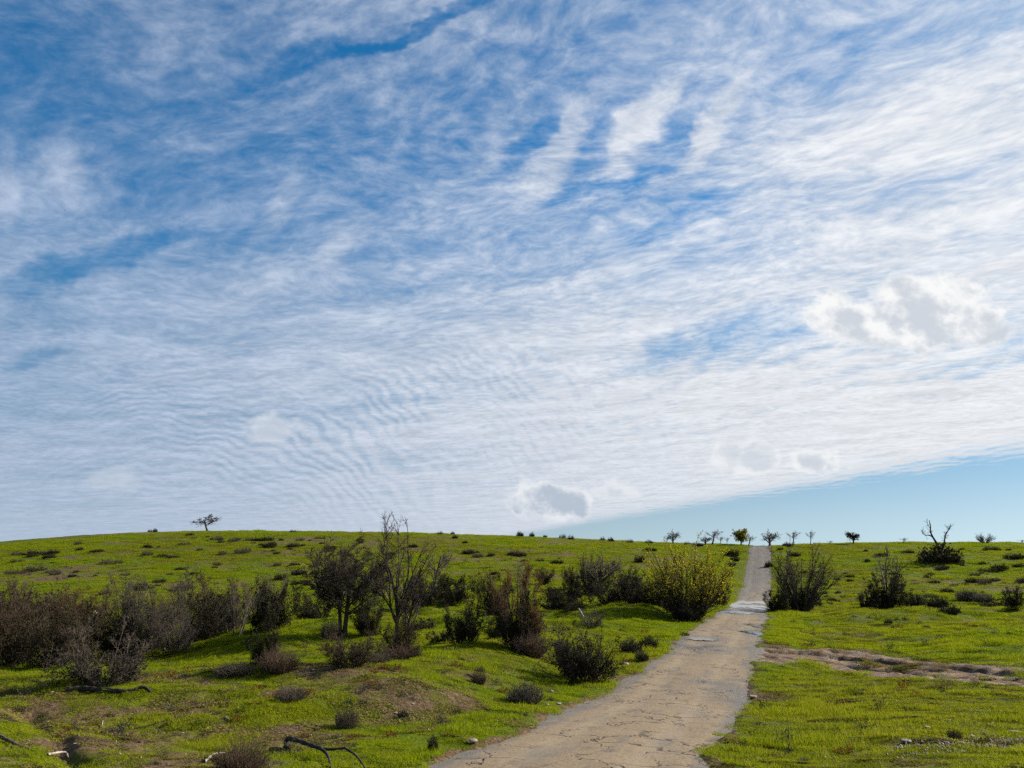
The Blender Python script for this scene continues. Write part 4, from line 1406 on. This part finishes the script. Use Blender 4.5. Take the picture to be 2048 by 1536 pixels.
def scrub_label(u, v, wp, right, kind):
    size = 'broad' if wp > 25 else 'middling' if wp > 15 else 'small'
    if right:
        row = 'near the skyline' if v < 1108 else 'halfway up the slope' if v < 1150 else 'low on the slope' if v < 1185 else 'along the fold of ground'
        zone = ('beside the road' if u < 1575 else 'behind the wind-swept tree' if u < 1690 else 'behind the spindly tree' if u < 1840 else
                'below the dead tree' if u < 1940 else 'towards the right edge')
    else:
        row = 'on the hill brow' if v < 1082 else 'high on the hillside' if v < 1110 else 'halfway down the hillside' if v < 1145 else 'low on the hillside'
        zone = ('at the left edge' if u < 120 else 'left of the lone tree' if u < 340 else 'below the lone tree' if u < 480 else 'behind the round-crowned tree' if u < 740 else
                'behind the tall slender tree' if u < 930 else 'behind the rusty-leafed tree' if u < 1110 else 'left of the yellow-leafed tree')
    return '%s %s scrub clump %s %s' % (size, {'scrub1': 'blackish', 'scrub2': 'dark upright', 'scrub3': 'brownish'}[kind], row, zone)


for lst, right, grp in ((SCRUB, False, 'scrub on the left hillside'), (SCRUB2, True, 'scrub on the right slope')):
    for (u, v, hp, wp) in lst:
        g = hit(u, v)
        if g[1] < 60 or abs(road_off(g[0], g[1])[0]) < 2.6:
            continue
        kd = rs.choice(['scrub1', 'scrub2', 'scrub3'])
        pl = K[kd]
        w = px_size(g, wp)
        put_plant('scrub_clump', pl, g, px_size(g, hp) * 1.15, w, rs.uniform(0, 6.28), scrub_label(u, v, wp, right, kd), 'bush', grp)

# =====================================================================
# FALLEN WOOD AND STONES
# =====================================================================
def branch_obj(name, lines, mat, label, cat='branch'):
    """lines: list of (list of world points, radius at start, radius at end); the first is the main limb"""
    o0 = np.array(lines[0][0][0])
    root = None
    for i, (pts, r0, r1) in enumerate(lines):
        p = np.array(pts)
        # smooth by Catmull-Rom
        q = np.concatenate([[2 * p[0] - p[1]], p, [2 * p[-1] - p[-2]]])
        out = []
        for a in range(len(p) - 1):
            P0, P1, P2, P3 = q[a:a + 4]
            for t in np.linspace(0, 1, 7, endpoint=False):
                out.append(0.5 * (2 * P1 + (P2 - P0) * t + (2 * P0 - 5 * P1 + 4 * P2 - P3) * t * t + (3 * P1 - P0 - 3 * P2 + P3) * t ** 3))
        out.append(p[-1])
        out = np.array(out) - o0
        n = len(out)
        rad = np.linspace(r0, r1, n) * (1 + 0.18 * np.sin(np.arange(n) * 1.9 + i))
        rad[-1] *= 0.25
        v, f = tubes([(out[None], rad[None])], 7)
        me = mesh_np(name, v, f, mat, True)
        if root is None:
            root = link(name, me, None, o0)
            tag(root, label, cat)
        else:
            link('limb', me, root)
    return root


def ground_line(px, lift):
    out = []
    for (u, v), l in zip(px, lift):
        g = hit(u, v)
        out.append(g + np.array([0, 0, l]))
    return out


branch_obj('fallen_branch', [
    (ground_line([(132, 1384), (165, 1383), (200, 1386), (235, 1389), (262, 1388), (285, 1383), (303, 1389)], [0.05, 0.07, 0.06, 0.06, 0.07, 0.10, 0.02]), 0.075, 0.035)],
    MT['bark'], 'long dark snaking branch lying on the crest of the left bank')
branch_obj('fallen_branch', [
    (ground_line([(572, 1500), (574, 1498), (590, 1506), (625, 1514), (650, 1518), (690, 1519)], [0.02, 0.16, 0.20, 0.16, 0.13, 0.16]), 0.05, 0.018),
    (ground_line([(640, 1516), (655, 1526), (663, 1540)], [0.14, 0.10, 0.0]), 0.03, 0.012),
    (ground_line([(688, 1519), (712, 1530), (735, 1544)], [0.16, 0.12, 0.0]), 0.02, 0.010)],
    MT['bark'], 'arched black branch with forked ends at the bottom of the bank')
branch_obj('fallen_branch', [(ground_line([(-14, 1474), (15, 1487), (40, 1499), (72, 1506)], [0.06, 0.05, 0.05, 0.02]), 0.035, 0.016)],
           MT['bark_grey'], 'grey branch entering from the left edge near the bottom')
branch_obj('fallen_stick', [(ground_line([(408, 1527), (428, 1517), (450, 1512)], [0.02, 0.06, 0.05]), 0.022, 0.012)],
           MT['bark_pale'], 'bleached white stick lying by the brown clump at the bottom', 'stick')
branch_obj('fallen_stick', [(ground_line([(95, 1513), (128, 1511), (136, 1518)], [0.03, 0.05, 0.02]), 0.02, 0.012)],
           MT['bark_pale'], 'pale stick beside the gully in the lower left', 'stick')
branch_obj('fallen_log', [(ground_line([(1672, 1411), (1700, 1409), (1732, 1406)], [0.03, 0.045, 0.04]), 0.045, 0.03)],
           MT['bark_grey'], 'short grey log lying on the right field', 'log')
branch_obj('fallen_stick', [(ground_line([(1684, 1402), (1700, 1400), (1712, 1397)], [0.02, 0.04, 0.03]), 0.02, 0.012)],
           MT['bark_pale'], 'pale stick just behind the short grey log', 'stick')
branch_obj('fallen_stick', [(ground_line([(205, 1448), (204, 1456), (210, 1460)], [0.05, 0.03, 0.02]), 0.012, 0.008)],
           MT['bark_pale'], 'tiny bleached twig upright in the bank grass', 'stick')
branch_obj('fallen_stick', [(ground_line([(450, 1437), (460, 1444)], [0.02, 0.03]), 0.02, 0.014)],
           MT['bark_pale'], 'short bleached stick on the middle of the bank', 'stick')
branch_obj('fallen_stick', [(ground_line([(900, 1475), (915, 1477), (930, 1477)], [0.02, 0.03, 0.02]), 0.014, 0.008)],
           MT['bark'], 'dark stick on the grass below the flat pale stone', 'stick')
branch_obj('fallen_branch', [(ground_line([(112, 1296), (128, 1290), (150, 1280), (175, 1268), (200, 1256)], [0.3, 0.55, 0.8, 1.1, 1.4]), 0.07, 0.02),
                             (ground_line([(165, 1272), (185, 1262), (192, 1250)], [1.0, 1.3, 1.7]), 0.03, 0.01),
                             (ground_line([(178, 1266), (200, 1262), (206, 1258)], [1.15, 1.3, 1.3]), 0.025, 0.01)],
           MT['bark_pale'], 'bleached dead bough leaning out of the left thicket')
branch_obj('fallen_branch', [(ground_line([(1158, 1234), (1166, 1244), (1174, 1252)], [0.5, 0.35, 0.05]), 0.05, 0.03)],
           MT['bark_pale'], 'pale broken stem leaning in the hollow behind the twiggy bush')


def stone_mesh(seed):
    rg = np.random.default_rng(seed)
    t = (1 + 5 ** 0.5) / 2
    v = unit(np.array([(-1, t, 0), (1, t, 0), (-1, -t, 0), (1, -t, 0), (0, -1, t), (0, 1, t), (0, -1, -t), (0, 1, -t), (t, 0, -1), (t, 0, 1), (-t, 0, -1), (-t, 0, 1)], float))
    f = [(0, 11, 5), (0, 5, 1), (0, 1, 7), (0, 7, 10), (0, 10, 11), (1, 5, 9), (5, 11, 4), (11, 10, 2), (10, 7, 6), (7, 1, 8), (3, 9, 4), (3, 4, 2), (3, 2, 6), (3, 6, 8), (3, 8, 9), (4, 9, 5), (2, 4, 11), (6, 2, 10), (8, 6, 7), (9, 8, 1)]
    vv, ff, cache = list(v), [], {}

    def midp(a, b):
        k = (min(a, b), max(a, b))
        if k not in cache:
            vv.append(unit(vv[a] + vv[b]))
            cache[k] = len(vv) - 1
        return cache[k]
    for a, b, c in f:
        d, e, g = midp(a, b), midp(b, c), midp(c, a)
        ff += [(a, d, g), (b, e, d), (c, g, e), (d, e, g)]
    v = np.array(vv)
    for _ in range(5):
        n = unit(rg.normal(size=3))
        dcut = rg.uniform(0.45, 0.8)
        k = np.maximum(v @ n - dcut, 0)
        v = v - k[:, None] * n
    v = v * np.array([1, 0.75, 0.5]) + rg.normal(0, 0.03, v.shape)
    return mesh_np('stone', v, np.array(ff), MT['stone'], False)


SM = [stone_mesh(s) for s in range(5)]
STONES = [(177, 1376, 14, 'white stone resting against the dark snaking branch'), (945, 1486, 26, 'flat pale stone on the grass left of the road'),
          (1247, 1331, 22, 'flat brownish stone right of the large twiggy bush'), (1095, 1411, 9, 'small white stone at the right of the greyish clump'),
          (1117, 1409, 12, 'grey stone just right of the small white one'), (826, 1410, 10, 'pale stone in a brown patch of the bank'),
          (791, 1429, 10, 'white stone beside the tiny dark plant on the bank'), (620, 1473, 12, 'pale stone above the arched black branch'),
          (627, 1341, 9, 'small white stone on the crest of the bank'), (150, 1490, 10, 'pale rounded stone at the lip of the gully'),
          (104, 1385, 10, 'white stone at the left end of the snaking branch'), (365, 1467, 7, 'tiny white stone low on the left bank'),
          (1104, 1384, 12, 'small dark-shadowed stone near the road above the clump'), (1600, 1426, 7, 'white pebble in the grass right of the road'),
          (1670, 1424, 8, 'white pebble below the short grey log'), (1865, 1397, 8, 'pale sliver of stone on the right field'),
          (1985, 1447, 10, 'pale flat stone near the right edge of the field'), (1714, 1436, 9, 'dark little stone below the grey log'),
          (1855, 1456, 12, 'whitish stone in the right foreground'), (1812, 1486, 26, 'grey flat rock in the right foreground grass'),
          (2035, 1468, 24, 'flat pale slab by the gravelly patch at the right edge'), (1945, 1475, 14, 'pale stone on the left of the gravelly patch'),
          (1900, 1442, 9, 'small pale stone above the gravelly patch'), (1610, 1294, 5, 'tiny dark stone on the field above the track'),
          (1632, 1306, 11, 'white stone at the edge of the dirt track'), (1505, 1395, 18, 'crumbled rock at the right road edge'),
          (1450, 1330, 6, 'small dark stone lying on the road'), (2033, 1358, 12, 'dark clod in the dirt track near the right edge'),
          (1750, 1460, 9, 'white pebble in the middle of the right foreground'), (1690, 1468, 8, 'white pebble left of the middle pebble in the foreground')]
for i, (u, v, wp, lab) in enumerate(STONES):
    g = hit(u, v)
    s = px_size(g, wp) * 0.55
    o = link('stone', SM[i % 5], None, (g[0], g[1], g[2] + s * 0.22))
    o.scale = (s, s, s * 0.7)
    o.rotation_euler = (0, 0, i * 1.7)
    tag(o, lab, 'stone', 'stones strewn in the grass')

# gravelly patch on the right and stray pebbles: too many to count
gp = hit(1985, 1490)
px_ = np.concatenate([gp[0] + rng.normal(0, 1.0, 1000), rng.uniform(2.0, 14.0, 160), rng.uniform(-9, 1.0, 50)])
py_ = np.concatenate([gp[1] + rng.normal(0, 0.42, 1000), rng.uniform(11.0, 24.0, 160), rng.uniform(12, 22, 50)])
ok_ = road_edge(px_, py_) > 0.1
px_, py_ = px_[ok_], py_[ok_]
N = len(px_)
pz_ = ground_height(px_, py_)
tet = np.array([(1, 0, -0.4), (-0.5, 0.85, -0.4), (-0.5, -0.85, -0.4), (0.1, 0.1, 0.7)])
tf = np.array([(0, 2, 1), (0, 1, 3), (1, 2, 3), (2, 0, 3)])
a = rng.uniform(0, 6.28, N)
s = rng.uniform(0.008, 0.030, N)
c_, s_ = np.cos(a)[:, None], np.sin(a)[:, None]
vx = (tet[None, :, 0] * c_ - tet[None, :, 1] * s_) * s[:, None] + px_[:, None]
vy = (tet[None, :, 0] * s_ + tet[None, :, 1] * c_) * s[:, None] + py_[:, None]
vz = tet[None, :, 2] * s[:, None] + pz_[:, None] + 0.025
gv_ = np.stack([vx, vy, vz], -1).reshape(-1, 3)
gf_ = (np.arange(N)[:, None, None] * 4 + tf[None]).reshape(-1, 3)
tag(link('gravel', mesh_np('gravel', gv_, gf_, MT['stone'])), 'pale gravel and pebbles strewn in the foreground grass', 'gravel', None, 'stuff')


# birds far off in the sky
def bird_mesh():
    v = [(0, 0.16, 0), (0.035, 0.0, 0.01), (0, -0.17, 0.0), (-0.035, 0, 0.01), (0, 0.02, 0.05), (0, 0.0, -0.04),
         (0.17, 0.05, 0.09), (0.36, -0.03, 0.05), (0.15, -0.05, 0.08), (-0.17, 0.05, 0.09), (-0.36, -0.03, 0.05), (-0.15, -0.05, 0.08), (0.04, -0.27, 0), (-0.04, -0.27, 0)]
    f = [(0, 1, 4), (0, 4, 3), (0, 3, 5), (0, 5, 1), (2, 4, 1), (2, 3, 4), (2, 5, 3), (2, 1, 5), (1, 6, 4), (1, 8, 6), (6, 8, 7), (3, 4, 9), (3, 9, 11), (9, 10, 11), (2, 12, 13), (4, 6, 8), (4, 11, 9)]
    return mesh_np('bird', np.array(v), np.array(f), MT['feather'])


BM = bird_mesh()
for (u, v, d, lab) in [(130, 421, 170, 'dark bird in the blue upper left of the sky'), (288, 909, 150, 'dark bird above and left of the lone hill tree'),
                       (273, 878, 190, 'tiny bird just above the one over the left hill'), (898, 436, 200, 'tiny bird in the middle of the clouds'),
                       (968, 91, 170, 'tiny bird high in the middle of the sky'), (1141, 561, 230, 'faint bird under the streaks of cloud right of the middle')]:
    p = at(u, v, d)
    o = link('bird', BM, None, p)
    o.rotation_euler = (0.1, 0.3, u * 0.7)
    o.scale = (0.8, 0.8, 0.8)
    tag(o, lab, 'bird', 'birds far off in the sky')

# =====================================================================
# GRASS
# =====================================================================
def patch_mesh(seed, nb, nl, hgt, mat, dry=False, radius=0.40):
    rg = np.random.default_rng(seed)

    def disc(n):
        a, r = rg.uniform(0, 6.2832, n), radius * np.sqrt(rg.uniform(0, 1, n))
        return np.stack([np.cos(a) * r, np.sin(a) * r, np.zeros(n)], 1)
    b = disc(nb)
    az_ = rg.uniform(0, 6.2832, nb)
    side = np.stack([np.cos(az_), np.sin(az_), np.zeros(nb)], 1)
    lean = unit(np.stack([rg.normal(0, 0.45, nb), rg.normal(0, 0.45, nb), np.ones(nb)], 1))
    H = (hgt * rg.uniform(0.45, 1.2, nb) * np.where(rg.uniform(0, 1, nb) < 0.04, 1.8, 1))[:, None]
    wd = rg.uniform(0.0022, 0.0048, nb)[:, None]
    droop = unit(lean + rg.normal(0, 0.5, (nb, 3)) * [1, 1, 0.2])
    m = b + lean * H * 0.55
    tip = m + droop * H * 0.55
    v = np.stack([b - side * wd, b + side * wd, m - side * wd * 0.9, m + side * wd * 0.9, tip], 1).reshape(-1, 3)
    i = np.arange(nb)[:, None] * 5
    f = np.concatenate([i + np.array([[0, 1, 3]]), i + np.array([[0, 3, 2]]), i + np.array([[2, 3, 4]])])
    tint = np.repeat(rg.uniform(0, 1, nb), 5)
    # small leaves close to the soil
    c = disc(nl) + np.stack([np.zeros(nl), np.zeros(nl), rg.uniform(0.004, hgt * 0.55, nl)], 1)
    n_ = unit(np.stack([rg.normal(0, 0.5, nl), rg.normal(0, 0.5, nl), np.ones(nl)], 1))
    t1 = unit(np.cross(n_, rg.normal(size=(nl, 3))))
    t2 = np.cross(n_, t1)
    s = rg.uniform(0.006, 0.017 if not dry else 0.024, nl)[:, None]
    lv = np.stack([c - t1 * s * 1.3, c + t2 * s * 0.75 - n_ * s * 0.2, c + t1 * s * 1.3, c - t2 * s * 0.75 - n_ * s * 0.2], 1).reshape(-1, 3)
    j = len(v) + np.arange(nl)[:, None] * 4
    f = np.concatenate([f, j + np.array([[0, 1, 2]]), j + np.array([[0, 2, 3]])])
    tint = np.concatenate([tint, np.repeat(rg.uniform(0, 0.85 if not dry else 1, nl), 4)])
    return mesh_np('grass_patch', np.concatenate([v, lv]), f, mat, False, {'tint': tint})


pc = bpy.data.collections.new('grass_patches')
for i in range(5):
    pc.objects.link(bpy.data.objects.new('a_grass_patch_%d' % i, patch_mesh(100 + i, 620 if i < 4 else 420, 170, 0.055 if i < 4 else 0.12, MT['grass'])))
pc2 = bpy.data.collections.new('litter_patches')
for i in range(3):
    pc2.objects.link(bpy.data.objects.new('litter_patch_%d' % i, patch_mesh(200 + i, 240, 380, 0.04, MT['dry'], True)))


def scatter(name, coll, keep, bands, label, seed):
    from mathutils import Matrix, Vector
    rg = np.random.default_rng(seed)
    X, Y, Sc = [], [], []
    for (r0, r1, dens, sc) in bands:
        a0, a1 = math.radians(-40), math.radians(39)
        n = int((r1 * r1 - r0 * r0) / 2 * (a1 - a0) * dens)
        a, r = rg.uniform(a0, a1, n), np.sqrt(rg.uniform(r0 * r0, r1 * r1, n))
        X.append(np.sin(a) * r); Y.append(np.cos(a) * r); Sc.append(sc * rg.uniform(0.8, 1.2, n))
    X, Y, Sc = map(np.concatenate, (X, Y, Sc))
    e = road_edge(X, Y)
    td, tp, toff = seg_dist(X, Y, TRACK)
    rut = (td < TRACK_HW + 1.0) & (tp > 0) & (shaped(X, Y) - ground_height(X, Y) > 0.055)
    b = bareness(X, Y)
    ok = (e > 0.06 + 0.25 * Sc - 0.18) & (~rut) & keep(b, rg.uniform(0, 1, len(X)))
    X, Y, Sc = X[ok], Y[ok], Sc[ok]
    Z = ground_height(X, Y)
    eps = 0.25
    nx = -(ground_height(X + eps, Y) - Z) / eps
    ny = -(ground_height(X, Y + eps) - Z) / eps
    nrm = unit(np.stack([nx, ny, np.ones(len(X))], 1))
    rot = np.zeros((len(X), 3))
    ph = rg.uniform(0, 6.2832, len(X))
    for i in range(len(X)):
        q = Vector((0, 0, 1)).rotation_difference(Vector(nrm[i])).to_matrix() @ Matrix.Rotation(ph[i], 3, 'Z')
        rot[i] = q.to_euler()
    me = bpy.data.meshes.new(name)
    me.vertices.add(len(X))
    me.vertices.foreach_set('co', np.stack([X, Y, Z - 0.006], 1).astype(np.float32).ravel())
    ra = me.attributes.new('rot', 'FLOAT_VECTOR', 'POINT')
    ra.data.foreach_set('vector', rot.astype(np.float32).ravel())
    sa = me.attributes.new('scl', 'FLOAT_VECTOR', 'POINT')
    zs = Sc ** 0.55 * np.clip(0.75 + 1.5 * fbm(X / 1.3, Y / 1.3, 91, 3), 0.35, 1.8)
    sa.data.foreach_set('vector', np.stack([Sc, Sc, zs], 1).astype(np.float32).ravel())
    o = link(name, me)
    tag(o, label, 'grass', None, 'stuff')
    gn = bpy.data.node_groups.new(name + '_nodes', 'GeometryNodeTree')
    gn.interface.new_socket('Geometry', in_out='INPUT', socket_type='NodeSocketGeometry')
    gn.interface.new_socket('Geometry', in_out='OUTPUT', socket_type='NodeSocketGeometry')
    N = gn.nodes
    gi, go = N.new('NodeGroupInput'), N.new('NodeGroupOutput')
    iop, ci = N.new('GeometryNodeInstanceOnPoints'), N.new('GeometryNodeCollectionInfo')
    ci.inputs['Collection'].default_value = coll
    ci.inputs['Separate Children'].default_value = True
    ci.inputs['Reset Children'].default_value = True
    iop.inputs['Pick Instance'].default_value = True

    def named(nm):
        a_ = N.new('GeometryNodeInputNamedAttribute')
        a_.data_type = 'FLOAT_VECTOR'
        a_.inputs['Name'].default_value = nm
        return [s_ for s_ in a_.outputs if s_.enabled][0]
    er = N.new('FunctionNodeEulerToRotation')
    gn.links.new(gi.outputs[0], iop.inputs['Points'])
    gn.links.new(ci.outputs[0], iop.inputs['Instance'])
    gn.links.new(named('rot'), er.inputs[0])
    gn.links.new(er.outputs[0], iop.inputs['Rotation'])
    gn.links.new(named('scl'), iop.inputs['Scale'])
    gn.links.new(iop.outputs[0], go.inputs[0])
    md = o.modifiers.new('scatter', 'NODES')
    md.node_group = gn
    return o, len(X)


go_, n1 = scatter('grass', pc, lambda b, r: r > b * 1.6 - 0.12, [(6, 16, 8, 0.95), (16, 32, 6, 1.15), (32, 60, 3.2, 1.6), (60, 112, 1.3, 2.4), (112, 195, 0.55, 3.4)],
                  'short bright green grass covering the banks and fields', 7)
lo_, n2 = scatter('leaf_litter', pc2, lambda b, r: r < b * 1.15 - 0.12, [(6, 16, 7, 0.9), (16, 32, 5, 1.1), (32, 60, 1.6, 1.4)],
                  'brown dead leaves and dry stalks lying on the bare patches', 8)
lo_['category'] = 'leaf litter'


def weed_mesh(seed, mat, n, L, fan):
    rg = np.random.default_rng(seed)
    S, D, Ls, Rd = stems_start(rg, n, 0.05, fan, L, 0.0035)
    po = grow(rg, S, D, Ls, Rd, [dict(seg=3, wig=0.15, trop=0.02, kids=3, t0=0.4, ang=32, lr=0.4, rr=0.8, tip=0.6, rmin=0.002), dict(seg=2, wig=0.15, tip=0.6)])
    v, f = tubes(po, 3)
    tri = np.concatenate([f[:, [0, 1, 2]], f[:, [0, 2, 3]]])
    lv, lf, lt = leaf_quads(rg, pick_points(rg, po, n * 5, 0.1), 0.022, 0.02)
    ltri = np.concatenate([lf[:, [0, 1, 2]], lf[:, [0, 2, 3]]]) + len(v)
    tint = np.concatenate([np.full(len(v), 0.5), lt])
    return mesh_np('weed', np.concatenate([v, lv]), np.concatenate([tri, ltri]), mat, False, {'tint': tint})


pc3 = bpy.data.collections.new('weed_plants')
for i, (mk, n, L, fan) in enumerate([('leaf_grey', 26, 0.20, 0.9), ('leaf_rust', 22, 0.24, 0.7), ('leaf_olive', 40, 0.14, 1.3), ('leaf_dark', 46, 0.12, 1.6), ('leaf_grey', 14, 0.32, 0.5)]):
    pc3.objects.link(bpy.data.objects.new('weed_plant_%d' % i, weed_mesh(300 + i, MT[mk], n, L, fan)))
we_, n3 = scatter('weeds', pc3, lambda b, r: r < 0.25 + b * 0.9, [(6, 16, 1.8, 0.95), (16, 32, 1.3, 1.2), (32, 70, 0.40, 1.7), (70, 150, 0.12, 2.3)],
                  'small weeds and dry stalks sprinkled through the grass', 9)
we_['category'] = 'weeds'
